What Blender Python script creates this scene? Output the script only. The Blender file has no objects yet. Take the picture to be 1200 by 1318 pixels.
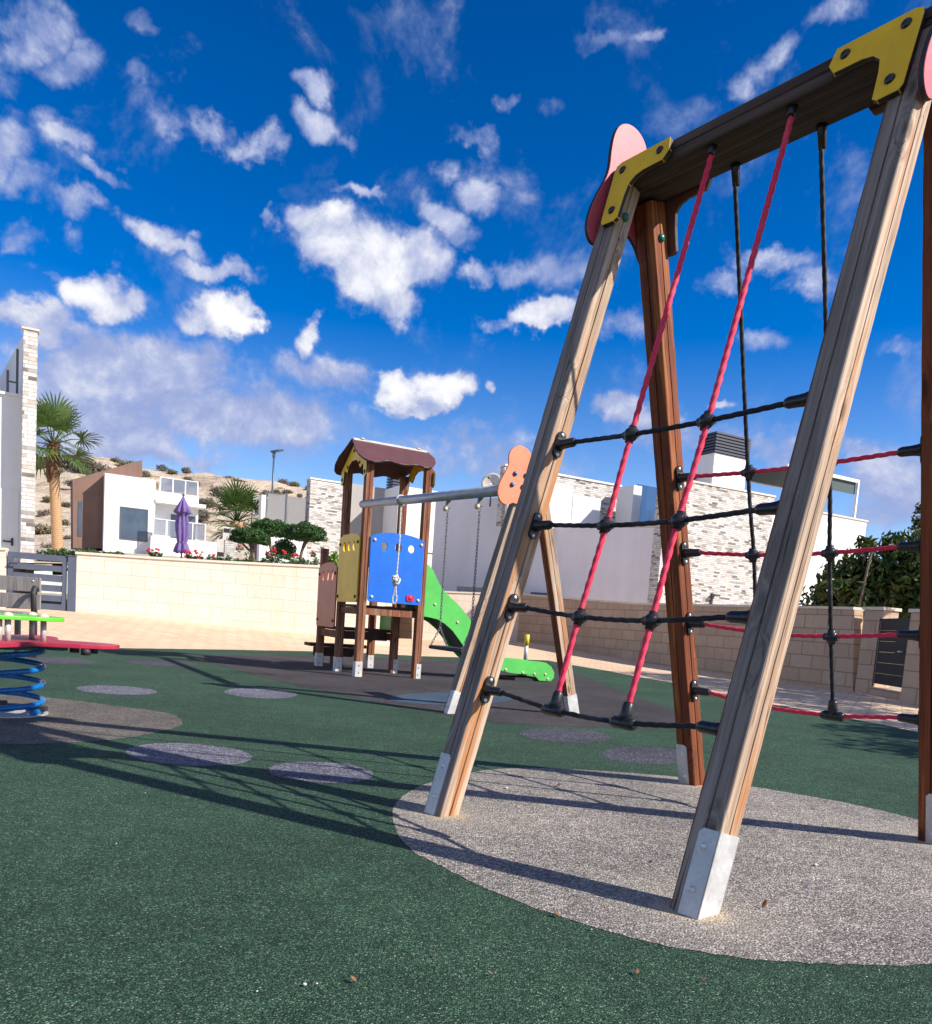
import bpy, bmesh, math, random
from math import sin, cos, tan, pi, radians, sqrt, atan2, asin
from mathutils import Vector, Matrix, noise
random.seed(11)
V = Vector
# ------------------------------------------------------------------ camera
scn = bpy.context.scene
COL = scn.collection
FPX, CXP, CYP, PITCH, ROLL, HC = 1017.54, 600.0, 904.2, -0.100477, 0.071071, 0.7655
PW, PH = 1200.0, 1318.0
fwd = V((0, cos(PITCH), sin(PITCH)))
rgt = V((1, 0, 0)); upv = rgt.cross(fwd)
R2 = cos(ROLL) * rgt + sin(ROLL) * upv
U2 = -sin(ROLL) * rgt + cos(ROLL) * upv
CAMP = V((0, 0, HC))
cd = bpy.data.cameras.new("camera")
cam = bpy.data.objects.new("camera", cd); COL.objects.link(cam)
cam.matrix_world = Matrix(((R2.x, U2.x, -fwd.x, 0), (R2.y, U2.y, -fwd.y, 0), (R2.z, U2.z, -fwd.z, HC), (0, 0, 0, 1)))
cd.sensor_fit = 'HORIZONTAL'; cd.sensor_width = 36.0; cd.lens = FPX / PW * 36.0
# a frame-crop of the lens' picture: the optical centre sits below the middle of the crop
cd.shift_x = 0.0; cd.shift_y = (CYP - PH / 2) / PH * (PH / PW)
cd.clip_start = 0.05; cd.clip_end = 6000
scn.camera = cam
# ------------------------------------------------------------------ light
SAZ, SEL = radians(107.87), radians(36.77)
SUN = V((sin(SAZ) * cos(SEL), cos(SAZ) * cos(SEL), sin(SEL)))
sl = bpy.data.lights.new("sun", 'SUN'); sl.energy = 4.9; sl.angle = radians(0.53); sl.color = (1.0, 0.93, 0.83)
so = bpy.data.objects.new("sun", sl); COL.objects.link(so)
so.rotation_euler = SUN.to_track_quat('Z', 'Y').to_euler(); so.location = (12, -4, 20)
scn.view_settings.view_transform = 'Standard'; scn.view_settings.look = 'None'
scn.view_settings.gamma = 1.0; scn.view_settings.use_curve_mapping = False
scn.view_settings.exposure = 0.62

def ray(x, y):
    return R2 * ((x - CXP) / FPX) - U2 * ((y - CYP) / FPX) + fwd
def at(x, y, Y):                       # the world point seen at photo pixel x,y at distance Y ahead
    d = ray(x, y); return CAMP + d * (Y / d.y)
def gp(x, y, z=0.0):                   # the point on level z
    d = ray(x, y); return CAMP + d * ((z - HC) / d.z)
def onp(x, y, P0, n):                  # the point on a plane
    d = ray(x, y); return CAMP + d * ((P0 - CAMP).dot(n) / d.dot(n))

# ------------------------------------------------------------------ node helper
class NT:
    def __init__(s, tree):
        s.t = tree; s.t.nodes.clear()
    def n(s, typ, **kw):
        nd = s.t.nodes.new(typ)
        for k, v in kw.items():
            if k.startswith('i_'):
                nd.inputs[k[2:].replace('_', ' ')].default_value = v
            else: setattr(nd, k, v)
        return nd
    def l(s, a, b): s.t.links.new(a, b); return b
    def put(s, sock, v):
        if isinstance(v, bpy.types.NodeSocket): s.t.links.new(v, sock)
        else: sock.default_value = v
    def math(s, op, a, b=0.0, c=None, clamp=False):
        nd = s.t.nodes.new('ShaderNodeMath'); nd.operation = op; nd.use_clamp = clamp
        s.put(nd.inputs[0], a); s.put(nd.inputs[1], b)
        if c is not None: s.put(nd.inputs[2], c)
        return nd.outputs[0]
    def vmath(s, op, a, b=None, sc=None):
        nd = s.t.nodes.new('ShaderNodeVectorMath'); nd.operation = op
        s.put(nd.inputs[0], a)
        if b is not None: s.put(nd.inputs[1], b)
        if sc is not None: s.put(nd.inputs[3], sc)
        return nd.outputs['Value'] if op in ('LENGTH', 'DISTANCE', 'DOT_PRODUCT') else nd.outputs[0]
    def mix(s, f, a, b, typ='MIX'):
        nd = s.t.nodes.new('ShaderNodeMix'); nd.data_type = 'RGBA'; nd.blend_type = typ
        s.put(nd.inputs[0], f)
        for k, v in ((6, a), (7, b)):
            if not isinstance(v, bpy.types.NodeSocket): v = (v[0], v[1], v[2], 1)
            s.put(nd.inputs[k], v)
        return nd.outputs[2]
    def noise(s, vec, scale, detail=4, rough=0.55, dist=0.0):
        nd = s.t.nodes.new('ShaderNodeTexNoise')
        if vec is not None: s.put(nd.inputs['Vector'], vec)
        nd.inputs['Scale'].default_value = scale; nd.inputs['Detail'].default_value = detail
        nd.inputs['Roughness'].default_value = rough; nd.inputs['Distortion'].default_value = dist
        return nd.outputs[0]
    def ss(s, x, lo, hi, a=0.0, b=1.0):
        nd = s.t.nodes.new('ShaderNodeMapRange'); nd.interpolation_type = 'SMOOTHSTEP'
        s.put(nd.inputs[0], x); s.put(nd.inputs[1], lo); s.put(nd.inputs[2], hi); s.put(nd.inputs[3], a); s.put(nd.inputs[4], b)
        return nd.outputs[0]
    def lin(s, x, lo, hi, a=0.0, b=1.0):
        nd = s.t.nodes.new('ShaderNodeMapRange')
        s.put(nd.inputs[0], x); s.put(nd.inputs[1], lo); s.put(nd.inputs[2], hi); s.put(nd.inputs[3], a); s.put(nd.inputs[4], b)
        return nd.outputs[0]
    def ramp(s, x, stops, interp='LINEAR'):
        nd = s.t.nodes.new('ShaderNodeValToRGB'); s.put(nd.inputs[0], x); cr = nd.color_ramp; cr.interpolation = interp
        while len(cr.elements) < len(stops): cr.elements.new(0.5)
        for e, (p, c) in zip(cr.elements, stops): e.position = p; e.color = (c[0], c[1], c[2], 1)
        return nd.outputs[0]
    def mapping(s, vec, loc=(0, 0, 0), rot=(0, 0, 0), sc=(1, 1, 1)):
        nd = s.t.nodes.new('ShaderNodeMapping'); s.put(nd.inputs[0], vec)
        nd.inputs[1].default_value = loc; nd.inputs[2].default_value = rot; nd.inputs[3].default_value = sc
        return nd.outputs[0]

# ------------------------------------------------------------------ sky
w = bpy.data.worlds.new("World"); scn.world = w; w.use_nodes = True
k = NT(w.node_tree)
tc = k.n('ShaderNodeTexCoord'); dirv = tc.outputs['Generated']
sky = k.n('ShaderNodeTexSky', sky_type='NISHITA', sun_disc=False, sun_elevation=SEL, sun_rotation=SAZ, altitude=400.0, air_density=1.0, dust_density=0.25, ozone_density=4.0)
hs = k.n('ShaderNodeHueSaturation'); hs.inputs['Hue'].default_value = 0.513; pass; hs.inputs['Value'].default_value = 1.0
k.l(sky.outputs[0], hs.inputs['Color'])
sep = k.n('ShaderNodeSeparateXYZ'); k.l(dirv, sep.inputs[0])
az = k.math('ARCTAN2', sep.outputs[0], sep.outputs[1]); el = k.math('ARCSINE', sep.outputs[2])
skyc = k.vmath('SCALE', hs.outputs[0], sc=k.ss(el, 0.0, 0.85, 0.120, 0.078)); k.l(k.ss(el, 0.02, 0.5, 1.12, 1.55), hs.inputs['Saturation'])
cmb = k.n('ShaderNodeCombineXYZ'); k.l(az, cmb.inputs[0]); k.l(el, cmb.inputs[1])
nz = k.n('ShaderNodeTexNoise'); k.l(dirv, nz.inputs['Vector']); nz.inputs['Scale'].default_value = 10.0; nz.inputs['Detail'].default_value = 5; nz.inputs['Roughness'].default_value = 0.6
wv = k.vmath('SUBTRACT', nz.outputs['Color'], (0.5, 0.5, 0.5))
uv = k.vmath('ADD', cmb.outputs[0], k.vmath('SCALE', wv, sc=0.10))
# clouds: compass direction, height, half-widths, tilt, how full, how white
CL = [(40, 50, 75, 60, 0, .8, .45), (95, 85, 60, 45, 30, .7, .45), (15, 110, 50, 40, 0, .6, .45), (10, 195, 50, 55, 0, .75, .5), (40, 235, 50, 30, 30, .6, .45), (15, 310, 50, 40, 0, .7, .5), (45, 345, 40, 20, 0, .5, .45),
      (95, 185, 42, 20, 20, .6, .5), (135, 222, 42, 16, 15, .62, .5), (75, 160, 30, 20, 0, .45, .45),
      (270, 165, 62, 34, 30, .8, .55), (320, 195, 58, 34, 20, .85, .6), (340, 215, 38, 14, 15, .6, .6), (225, 150, 34, 26, 0, .45, .4), (405, 120, 40, 26, 10, .7, .6), (400, 165, 46, 26, 5, .72, .6), (445, 185, 20, 12, 20, .4, .5),
      (110, 270, 52, 24, 10, .7, .5), (180, 290, 58, 26, 18, .75, .55), (90, 300, 30, 22, 0, .5, .45), (235, 318, 50, 18, 15, .6, .5), (285, 350, 68, 17, 8, .75, .55), (255, 302, 20, 14, 0, .5, .5),
      (115, 372, 52, 30, 12, .95, .78), (150, 395, 42, 24, 10, .8, .7), (70, 362, 30, 18, 0, .6, .6), (40, 412, 70, 32, 0, .85, .6), (100, 425, 40, 18, 5, .6, .5),
      (292, 408, 54, 34, 5, 1.1, 1.0), (250, 412, 42, 20, 5, .8, .85), (315, 392, 30, 22, 0, .8, .9),
      (420, 320, 52, 46, 0, 1.05, .85), (480, 345, 78, 62, 10, 1.1, .85), (540, 335, 52, 50, 20, .9, .7), (520, 395, 52, 26, 10, .75, .6), (440, 290, 30, 24, 0, .8, .8), (395, 300, 30, 24, 0, .8, .8), (560, 275, 44, 32, 35, .85, .7), (610, 240, 40, 34, 40, .75, .6), (585, 300, 40, 24, 0, .6, .55),
      (395, 425, 20, 34, 20, .8, .75), (410, 400, 16, 18, 0, .6, .7), (610, 345, 36, 30, 0, .8, .7), (660, 340, 50, 30, 10, .7, .55), (690, 402, 56, 28, 5, 1.0, .95), (640, 405, 40, 18, 0, .6, .6), (720, 350, 50, 40, 0, .6, .5),
      (600, 165, 44, 20, 30, .55, .5), (570, 200, 20, 20, 0, .45, .5), (640, 140, 30, 14, 10, .45, .5), (515, 490, 42, 32, 0, 1.1, 1.0), (568, 496, 46, 26, 0, 1.05, 1.0), (540, 512, 70, 14, 0, .8, .9), (625, 488, 11, 14, 0, .75, .75),
      (150, 480, 215, 58, 5, 1.0, .40), (300, 535, 215, 56, 4, .98, .36), (90, 560, 190, 90, 4, .95, .32), (450, 478, 150, 30, 6, .62, .42), (380, 555, 60, 22, 4, .8, .5), (220, 590, 130, 24, 4, .75, .5), (560, 560, 160, 34, 4, .55, .35),
      (465, 252, 30, 13, 20, .7, .6), (360, 295, 8, 16, 0, .5, .5), (985, 325, 70, 34, 10, .75, .55), (940, 350, 50, 26, 0, .65, .5), (1030, 360, 50, 26, 10, .6, .5), (800, 415, 60, 24, 0, .5, .4),
      (790, 525, 62, 26, 0, .8, .6), (850, 540, 50, 22, 5, .7, .55), (620, 590, 190, 26, 5, .5, .34), (870, 570, 110, 30, 5, .6, .45), (1110, 585, 110, 36, 8, .8, .5), (1160, 620, 120, 44, 5, .75, .4), (1150, 660, 130, 36, 0, .6, .28), (1000, 590, 60, 26, 0, .6, .45),
      (940, 518, 20, 11, 0, .75, .75), (1060, 20, 70, 30, -25, .62, .45), (990, 70, 50, 34, -45, .6, .4), (960, 110, 26, 34, -30, .55, .4), (760, 42, 60, 20, 0, .42, .4), (840, 40, 24, 16, 0, .45, .45),
      (960, 430, 60, 20, 0, .45, .4), (195, 15, 50, 30, 40, .5, .45), (250, 75, 36, 40, 50, .45, .45), (180, 95, 30, 24, 0, .4, .4), (700, 160, 40, 26, 0, .4, .4), (1150, 440, 50, 12, 0, .4, .4), (985, 650, 80, 20, 0, .5, .4)]
msk = None; wht = None
for (x, y, rx, ry, tl, amp, wh) in CL:
    d = ray(x, y).normalized(); d1 = ray(x + 1, y).normalized()
    a0, e0 = atan2(d.x, d.y), asin(d.z); a1, e1 = atan2(d1.x, d1.y), asin(d1.z)
    d2 = ray(x, y + 1).normalized(); a2, e2 = atan2(d2.x, d2.y), asin(d2.z)
    J = Matrix(((a1 - a0, a2 - a0), (e1 - e0, e2 - e0))).inverted()     # sky angles -> how far along and across the cloud
    ct, st = cos(radians(tl)), sin(radians(tl)); RX, RY = rx * 1.35, ry * 1.35
    ra = ((ct * J[0][0] + st * J[1][0]) / RX, (ct * J[0][1] + st * J[1][1]) / RX, 0); rb = ((-st * J[0][0] + ct * J[1][0]) / RY, (-st * J[0][1] + ct * J[1][1]) / RY, 0)
    q_ = k.vmath('SUBTRACT', uv, (a0, e0, 0)); pa = k.vmath('DOT_PRODUCT', q_, ra); pb_ = k.vmath('DOT_PRODUCT', q_, rb)
    ln = k.math('SQRT', k.math('MULTIPLY_ADD', pa, pa, k.math('MULTIPLY', pb_, pb_)))
    v = k.ss(ln, 0.15, 1.0, amp * 1.08, 0.0)
    msk = v if msk is None else k.math('SMOOTH_MAX', msk, v, 0.12)
    wv2 = k.math('MULTIPLY', v, wh)
    wht = wv2 if wht is None else k.math('MAXIMUM', wht, wv2)
# loose cloud added behind the viewer, unseen, as neutral fill light
back = k.ss(sep.outputs[1], 0.30, -0.05)
bn = k.noise(dirv, 2.3, 4, 0.5)
msk = k.math('MAXIMUM', msk, k.math('MULTIPLY', back, k.ss(bn, 0.42, 0.66, 0.0, 1.0)))
def fbm(vec): return k.noise(vec, 9.5, 9, 0.62, 0.25)
f1 = fbm(dirv); f0 = k.noise(dirv, 34.0, 6, 0.65, 0.6)
off = V((SUN.x, SUN.y, SUN.z + 0.9)).normalized() * 0.022
f2 = fbm(k.vmath('ADD', dirv, tuple(off)))
dens = k.math('ADD', msk, k.math('MULTIPLY', k.math('SUBTRACT', f1, 0.5), 2.5))
dens = k.math('ADD', dens, k.math('MULTIPLY', k.math('SUBTRACT', f0, 0.5), 0.22))
al = k.ss(dens, k.math('ADD', 0.16, k.math('MULTIPLY', wht, 0.12)), k.math('SUBTRACT', 1.05, k.math('MULTIPLY', wht, 0.50)))
al = k.math('MULTIPLY', al, 0.97)
lit = k.math('ADD', k.math('MULTIPLY', k.math('SUBTRACT', f1, f2), 2.4), k.math('ADD', k.math('MULTIPLY', wht, 0.78), k.math('MULTIPLY', k.math('SUBTRACT', f0, 0.5), 0.14)))
lit = k.math('ADD', lit, k.math('MULTIPLY', back, 0.5))
lit = k.ss(lit, 0.0, 1.0)
cc = k.ramp(lit, [(0.0, (0.22, 0.27, 0.46)), (0.3, (0.32, 0.36, 0.52)), (0.65, (0.47, 0.49, 0.58)), (1.0, (0.68, 0.68, 0.71))])
cc = k.vmath('ADD', cc, k.vmath('SCALE', (0.06, 0.05, 0.04), sc=back))  # brightens the added cloud behind the viewer for more fill
out = k.mix(al, skyc, cc)
bg = k.n('ShaderNodeBackground'); k.l(out, bg.inputs[0]); bg.inputs[1].default_value = 1.0
wo = k.n('ShaderNodeOutputWorld'); k.l(bg.outputs[0], wo.inputs[0])

# ------------------------------------------------------------------ materials
MATS = {}
def newmat(name, rough=0.6, metal=0.0, spec=0.5):
    m = bpy.data.materials.new(name); m.use_nodes = True
    k = NT(m.node_tree)
    o = k.n('ShaderNodeOutputMaterial'); b = k.n('ShaderNodeBsdfPrincipled')
    k.l(b.outputs[0], o.inputs[0])
    b.inputs['Roughness'].default_value = rough; b.inputs['Metallic'].default_value = metal
    b.inputs['Specular IOR Level'].default_value = spec
    MATS[name] = m
    return m, k, b
def bump(k, b, h, strength=0.3, dist=0.01):
    bp = k.n('ShaderNodeBump'); bp.inputs['Strength'].default_value = strength; bp.inputs['Distance'].default_value = dist
    k.l(h, bp.inputs['Height']); k.l(bp.outputs[0], b.inputs['Normal'])
def coords(k, kind='Object'):
    t = k.n('ShaderNodeTexCoord'); return t.outputs[kind]
def rnd(k):
    o = k.n('ShaderNodeObjectInfo'); return o.outputs['Random']

def plain(name, col, rough=0.5, metal=0.0, var=0.12, scale=6.0, spec=0.5, bmp=0.0, bscale=60.0, kind='Object'):
    m, k, b = newmat(name, rough, metal, spec)
    c = coords(k, kind)
    n1 = k.noise(c, scale, 5, 0.6); n2 = k.noise(c, scale * 9, 3, 0.6)
    f = k.math('ADD', k.math('MULTIPLY', n1, 0.7), k.math('MULTIPLY', n2, 0.3))
    lo = [x * (1 - var) for x in col]; hi = [min(1, x * (1 + var)) for x in col]
    k.l(k.mix(k.ss(f, 0.3, 0.7), lo, hi), b.inputs['Base Color'])
    k.l(k.lin(n2, 0.3, 0.7, max(0.02, rough - 0.08), min(1, rough + 0.1)), b.inputs['Roughness'])
    if bmp: bump(k, b, k.noise(c, bscale, 4, 0.6), bmp, 0.004)
    return m

def wood(name, a, bcol, dark, hot=None, rough=0.75):
    m, k, b = newmat(name, rough, 0, 0.3)
    c = coords(k); off = k.vmath('SCALE', (3.1, 7.7, 11.3), sc=rnd(k))
    cs = k.vmath('ADD', c, off)
    # knots push the grain sideways
    kv = k.n('ShaderNodeTexVoronoi'); k.l(k.mapping(cs, sc=(7, 7, 2.6)), kv.inputs['Vector']); kv.inputs['Scale'].default_value = 1.0
    kd = kv.outputs['Distance']
    warp = k.ss(kd, 0.0, 0.36, 1.0, 0.0)
    wv = k.n('ShaderNodeCombineXYZ'); k.l(k.math('MULTIPLY', warp, 0.05), wv.inputs[0]); k.l(k.math('MULTIPLY', warp, 0.04), wv.inputs[1])
    g = k.vmath('ADD', cs, wv.outputs[0])
    g1 = k.noise(k.mapping(g, sc=(34, 34, 1.1)), 1.0, 6, 0.65, 0.4)
    g2 = k.noise(k.mapping(g, sc=(150, 150, 3.0)), 1.0, 3, 0.6)
    pt = k.noise(k.mapping(cs, sc=(5, 5, 1.6)), 1.0, 4, 0.6)
    col = k.mix(k.ss(g1, 0.32, 0.68), a, bcol)
    col = k.mix(k.ss(pt, 0.42, 0.72), col, k.mix(0.5, col, [x * 0.55 for x in a]))
    if hot: col = k.mix(k.math('MULTIPLY', k.ss(k.noise(k.mapping(cs, sc=(19, 19, 0.9)), 1.0, 5, 0.65), 0.52, 0.62), 0.85), col, hot)
    col = k.mix(k.math('MULTIPLY', k.ss(g2, 0.55, 0.75), 0.45), col, dark)
    crack = k.noise(k.mapping(g, sc=(46, 46, 0.55)), 1.0, 2, 0.5)
    ck = k.ss(k.math('ABSOLUTE', k.math('SUBTRACT', crack, 0.5)), 0.0, 0.026, 1.0, 0.0)
    ck = k.math('MULTIPLY', ck, k.ss(pt, 0.40, 0.6))
    col = k.mix(k.math('MULTIPLY', ck, 0.9), col, dark)
    kn = k.ss(kd, 0.06, 0.14, 1.0, 0.0)
    col = k.mix(k.math('MULTIPLY', kn, 0.7), col, dark)
    k.l(col, b.inputs['Base Color'])
    h = k.math('SUBTRACT', k.math('ADD', k.math('MULTIPLY', g1, 0.6), k.math('MULTIPLY', g2, 0.4)), k.math('MULTIPLY', ck, 0.9))
    bump(k, b, h, 0.55, 0.004)
    return m
wood('grey_wood', (0.315, 0.255, 0.22), (0.15, 0.117, 0.10), (0.035, 0.026, 0.022))
wood('tan_wood', (0.56, 0.43, 0.32), (0.34, 0.22, 0.145), (0.085, 0.04, 0.022), hot=(0.42, 0.165, 0.05))
wood('red_wood', (0.24, 0.068, 0.024), (0.125, 0.030, 0.011), (0.035, 0.012, 0.008), hot=(0.36, 0.125, 0.04))
wood('beam_wood', (0.105, 0.07, 0.055), (0.045, 0.028, 0.023), (0.02, 0.015, 0.012))
wood('tower_wood', (0.30, 0.115, 0.058), (0.15, 0.05, 0.027), (0.04, 0.016, 0.01), hot=(0.30, 0.17, 0.10))
wood('deck_wood', (0.10, 0.05, 0.035), (0.05, 0.025, 0.02), (0.02, 0.01, 0.01))
wood('bench_wood', (0.33, 0.30, 0.28), (0.22, 0.19, 0.18), (0.08, 0.07, 0.06))
wood('stake_wood', (0.36, 0.28, 0.20), (0.25, 0.18, 0.12), (0.1, 0.07, 0.05))

def board(name, col, rough=0.42, var=0.10):
    m, k, b = newmat(name, rough, 0, 0.45)
    c = coords(k)
    n1 = k.noise(c, 3.5, 5, 0.65); n2 = k.noise(c, 420, 2, 0.6); sc = k.noise(k.mapping(c, sc=(3, 70, 40)), 1.0, 3, 0.7)
    colr = k.mix(k.ss(n1, 0.3, 0.7), [x * (1 - var) for x in col], [min(1, x * (1 + var)) for x in col])
    fade = [min(1, 0.55 * x + 0.16) for x in col]
    colr = k.mix(k.math('MULTIPLY', k.ss(sc, 0.60, 0.70), 0.4), colr, fade)
    dirt = k.ss(k.noise(k.mapping(c, sc=(9, 9, 1.6)), 1.0, 6, 0.7), 0.52, 0.78)
    colr = k.mix(k.math('MULTIPLY', dirt, 0.30), colr, [0.35 * x + 0.03 for x in col])
    colr = k.mix(k.math('MULTIPLY', n2, 0.12), colr, (0.0, 0.0, 0.0))
    k.l(colr, b.inputs['Base Color'])
    bump(k, b, n2, 0.25, 0.001)
    return m
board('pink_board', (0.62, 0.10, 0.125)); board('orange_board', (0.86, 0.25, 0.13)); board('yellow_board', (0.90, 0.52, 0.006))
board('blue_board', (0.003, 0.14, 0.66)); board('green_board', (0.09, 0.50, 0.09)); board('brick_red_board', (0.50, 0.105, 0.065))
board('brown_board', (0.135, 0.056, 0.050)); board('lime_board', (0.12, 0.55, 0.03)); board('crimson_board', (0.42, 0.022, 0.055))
plain('edge_black', (0.025, 0.022, 0.025), 0.6)
plain('black_plastic', (0.012, 0.012, 0.015), 0.32, 0, 0.25, 30, 0.5, 0.15, 300)
plain('green_plastic', (0.01, 0.13, 0.10), 0.35); plain('navy_plastic', (0.012, 0.09, 0.26), 0.3); plain('cream_plastic', (0.62, 0.50, 0.36), 0.4)
plain('red_plastic', (0.55, 0.01, 0.06), 0.35); plain('yellow_plastic', (0.65, 0.48, 0.03), 0.5); plain('rubber_black', (0.02, 0.02, 0.022), 0.7)
plain('blue_paint', (0.004, 0.13, 0.38), 0.28, 0, 0.2, 12); plain('teal_paint', (0.004, 0.10, 0.14), 0.4)
def galv(name, col, rough):
    m, k, b = newmat(name, rough, 0.45, 0.5)
    c = coords(k)
    vv = k.n('ShaderNodeTexVoronoi'); k.l(c, vv.inputs['Vector']); vv.inputs['Scale'].default_value = 95
    n = k.noise(c, 9, 5, 0.65)
    f = k.math('ADD', k.math('MULTIPLY', vv.outputs['Color'], 0.15), k.math('MULTIPLY', n, 0.85))
    k.l(k.mix(k.ss(f, 0.3, 0.7), [x * 0.82 for x in col], [min(1, x * 1.1) for x in col]), b.inputs['Base Color'])
    k.l(k.lin(n, 0.3, 0.7, rough - 0.1, rough + 0.15), b.inputs['Roughness'])
    return m
galv('galvanised', (0.60, 0.59, 0.58), 0.6); galv('bolt_steel', (0.66, 0.66, 0.66), 0.3); galv('tube_steel', (0.42, 0.43, 0.46), 0.42); galv('dark_steel', (0.16, 0.16, 0.17), 0.45)
def ropemat(name, col, dark):
    m, k, b = newmat(name, 0.7, 0, 0.3)
    c = coords(k); n = k.noise(c, 260, 3, 0.7); n2 = k.noise(c, 7, 3, 0.6)
    col2 = k.mix(k.ss(n, 0.35, 0.7), col, dark)
    col2 = k.mix(k.math('MULTIPLY', k.ss(n2, 0.45, 0.7), 0.3), col2, [min(1, x * 0.7 + 0.1) for x in col])
    k.l(col2, b.inputs['Base Color']); bump(k, b, n, 0.5, 0.002)
    return m
ropemat('red_rope', (0.80, 0.045, 0.11), (0.48, 0.014, 0.045)); ropemat('black_rope', (0.018, 0.019, 0.026), (0.006, 0.006, 0.008)); ropemat('white_rope', (0.68, 0.64, 0.60), (0.4, 0.37, 0.34))

def granules(name, cols, tint, scale=150.0, amp=0.25, feet=None):
    m, k, b = newmat(name, 0.9, 0, 0.25)
    c = coords(k)
    vv = k.n('ShaderNodeTexVoronoi'); k.l(k.mapping(c, sc=(1, 1.25, 1)), vv.inputs['Vector']); vv.inputs['Scale'].default_value = scale; vv.inputs['Randomness'].default_value = 1.0
    sp = k.n('ShaderNodeSeparateColor'); k.l(vv.outputs['Color'], sp.inputs[0])
    col = k.ramp(sp.outputs[0], cols, 'CONSTANT')
    n1 = k.noise(c, 0.9, 6, 0.65); n2 = k.noise(c, 9.0, 5, 0.7)
    f = k.ss(k.math('ADD', k.math('MULTIPLY', n1, 0.6), k.math('MULTIPLY', n2, 0.4)), 0.32, 0.68)
    col = k.mix(amp, col, k.mix(f, tint[0], tint[1]), 'MULTIPLY' if False else 'MIX')
    col = k.mix(1.0, col, k.mix(f, (0.80, 0.80, 0.76), (1.42, 1.38, 1.26)), 'MULTIPLY')
    edge = k.ss(vv.outputs['Distance'], 0.35, 0.75)
    col = k.mix(k.math('MULTIPLY', edge, 0.55), col, [x * 0.18 for x in tint[0]])
    if feet:
        cd_ = None
        for p in feet:
            dd = k.vmath('DISTANCE', c, (p[0], p[1], 0.0)); cd_ = dd if cd_ is None else k.math('MINIMUM', cd_, dd)
        cd_ = k.math('ADD', cd_, k.math('MULTIPLY', k.math('SUBTRACT', n2, 0.5), 0.22))
        col = k.mix(k.ss(cd_, 0.05, 0.40, 0.28, 0.0), col, (0.50, 0.44, 0.36))
        col = k.mix(k.ss(cd_, 0.06, 0.13, 0.5, 0.0), col, (0.58, 0.44, 0.26))
    k.l(col, b.inputs['Base Color'])
    bump(k, b, k.math('SUBTRACT', k.noise(c, scale * 0.8, 3, 0.6), k.math('MULTIPLY', vv.outputs['Distance'], 1.0)), 0.8, 0.006)
    return m
granules('green_rubber', [(0.0, (0.005, 0.018, 0.012)), (0.22, (0.014, 0.048, 0.031)), (0.5, (0.034, 0.090, 0.057)), (0.78, (0.074, 0.154, 0.100)), (0.92, (0.14, 0.24, 0.165)), (0.985, (0.29, 0.35, 0.26))], ((0.030, 0.076, 0.050), (0.054, 0.115, 0.076)), 215, 0.18)
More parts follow.
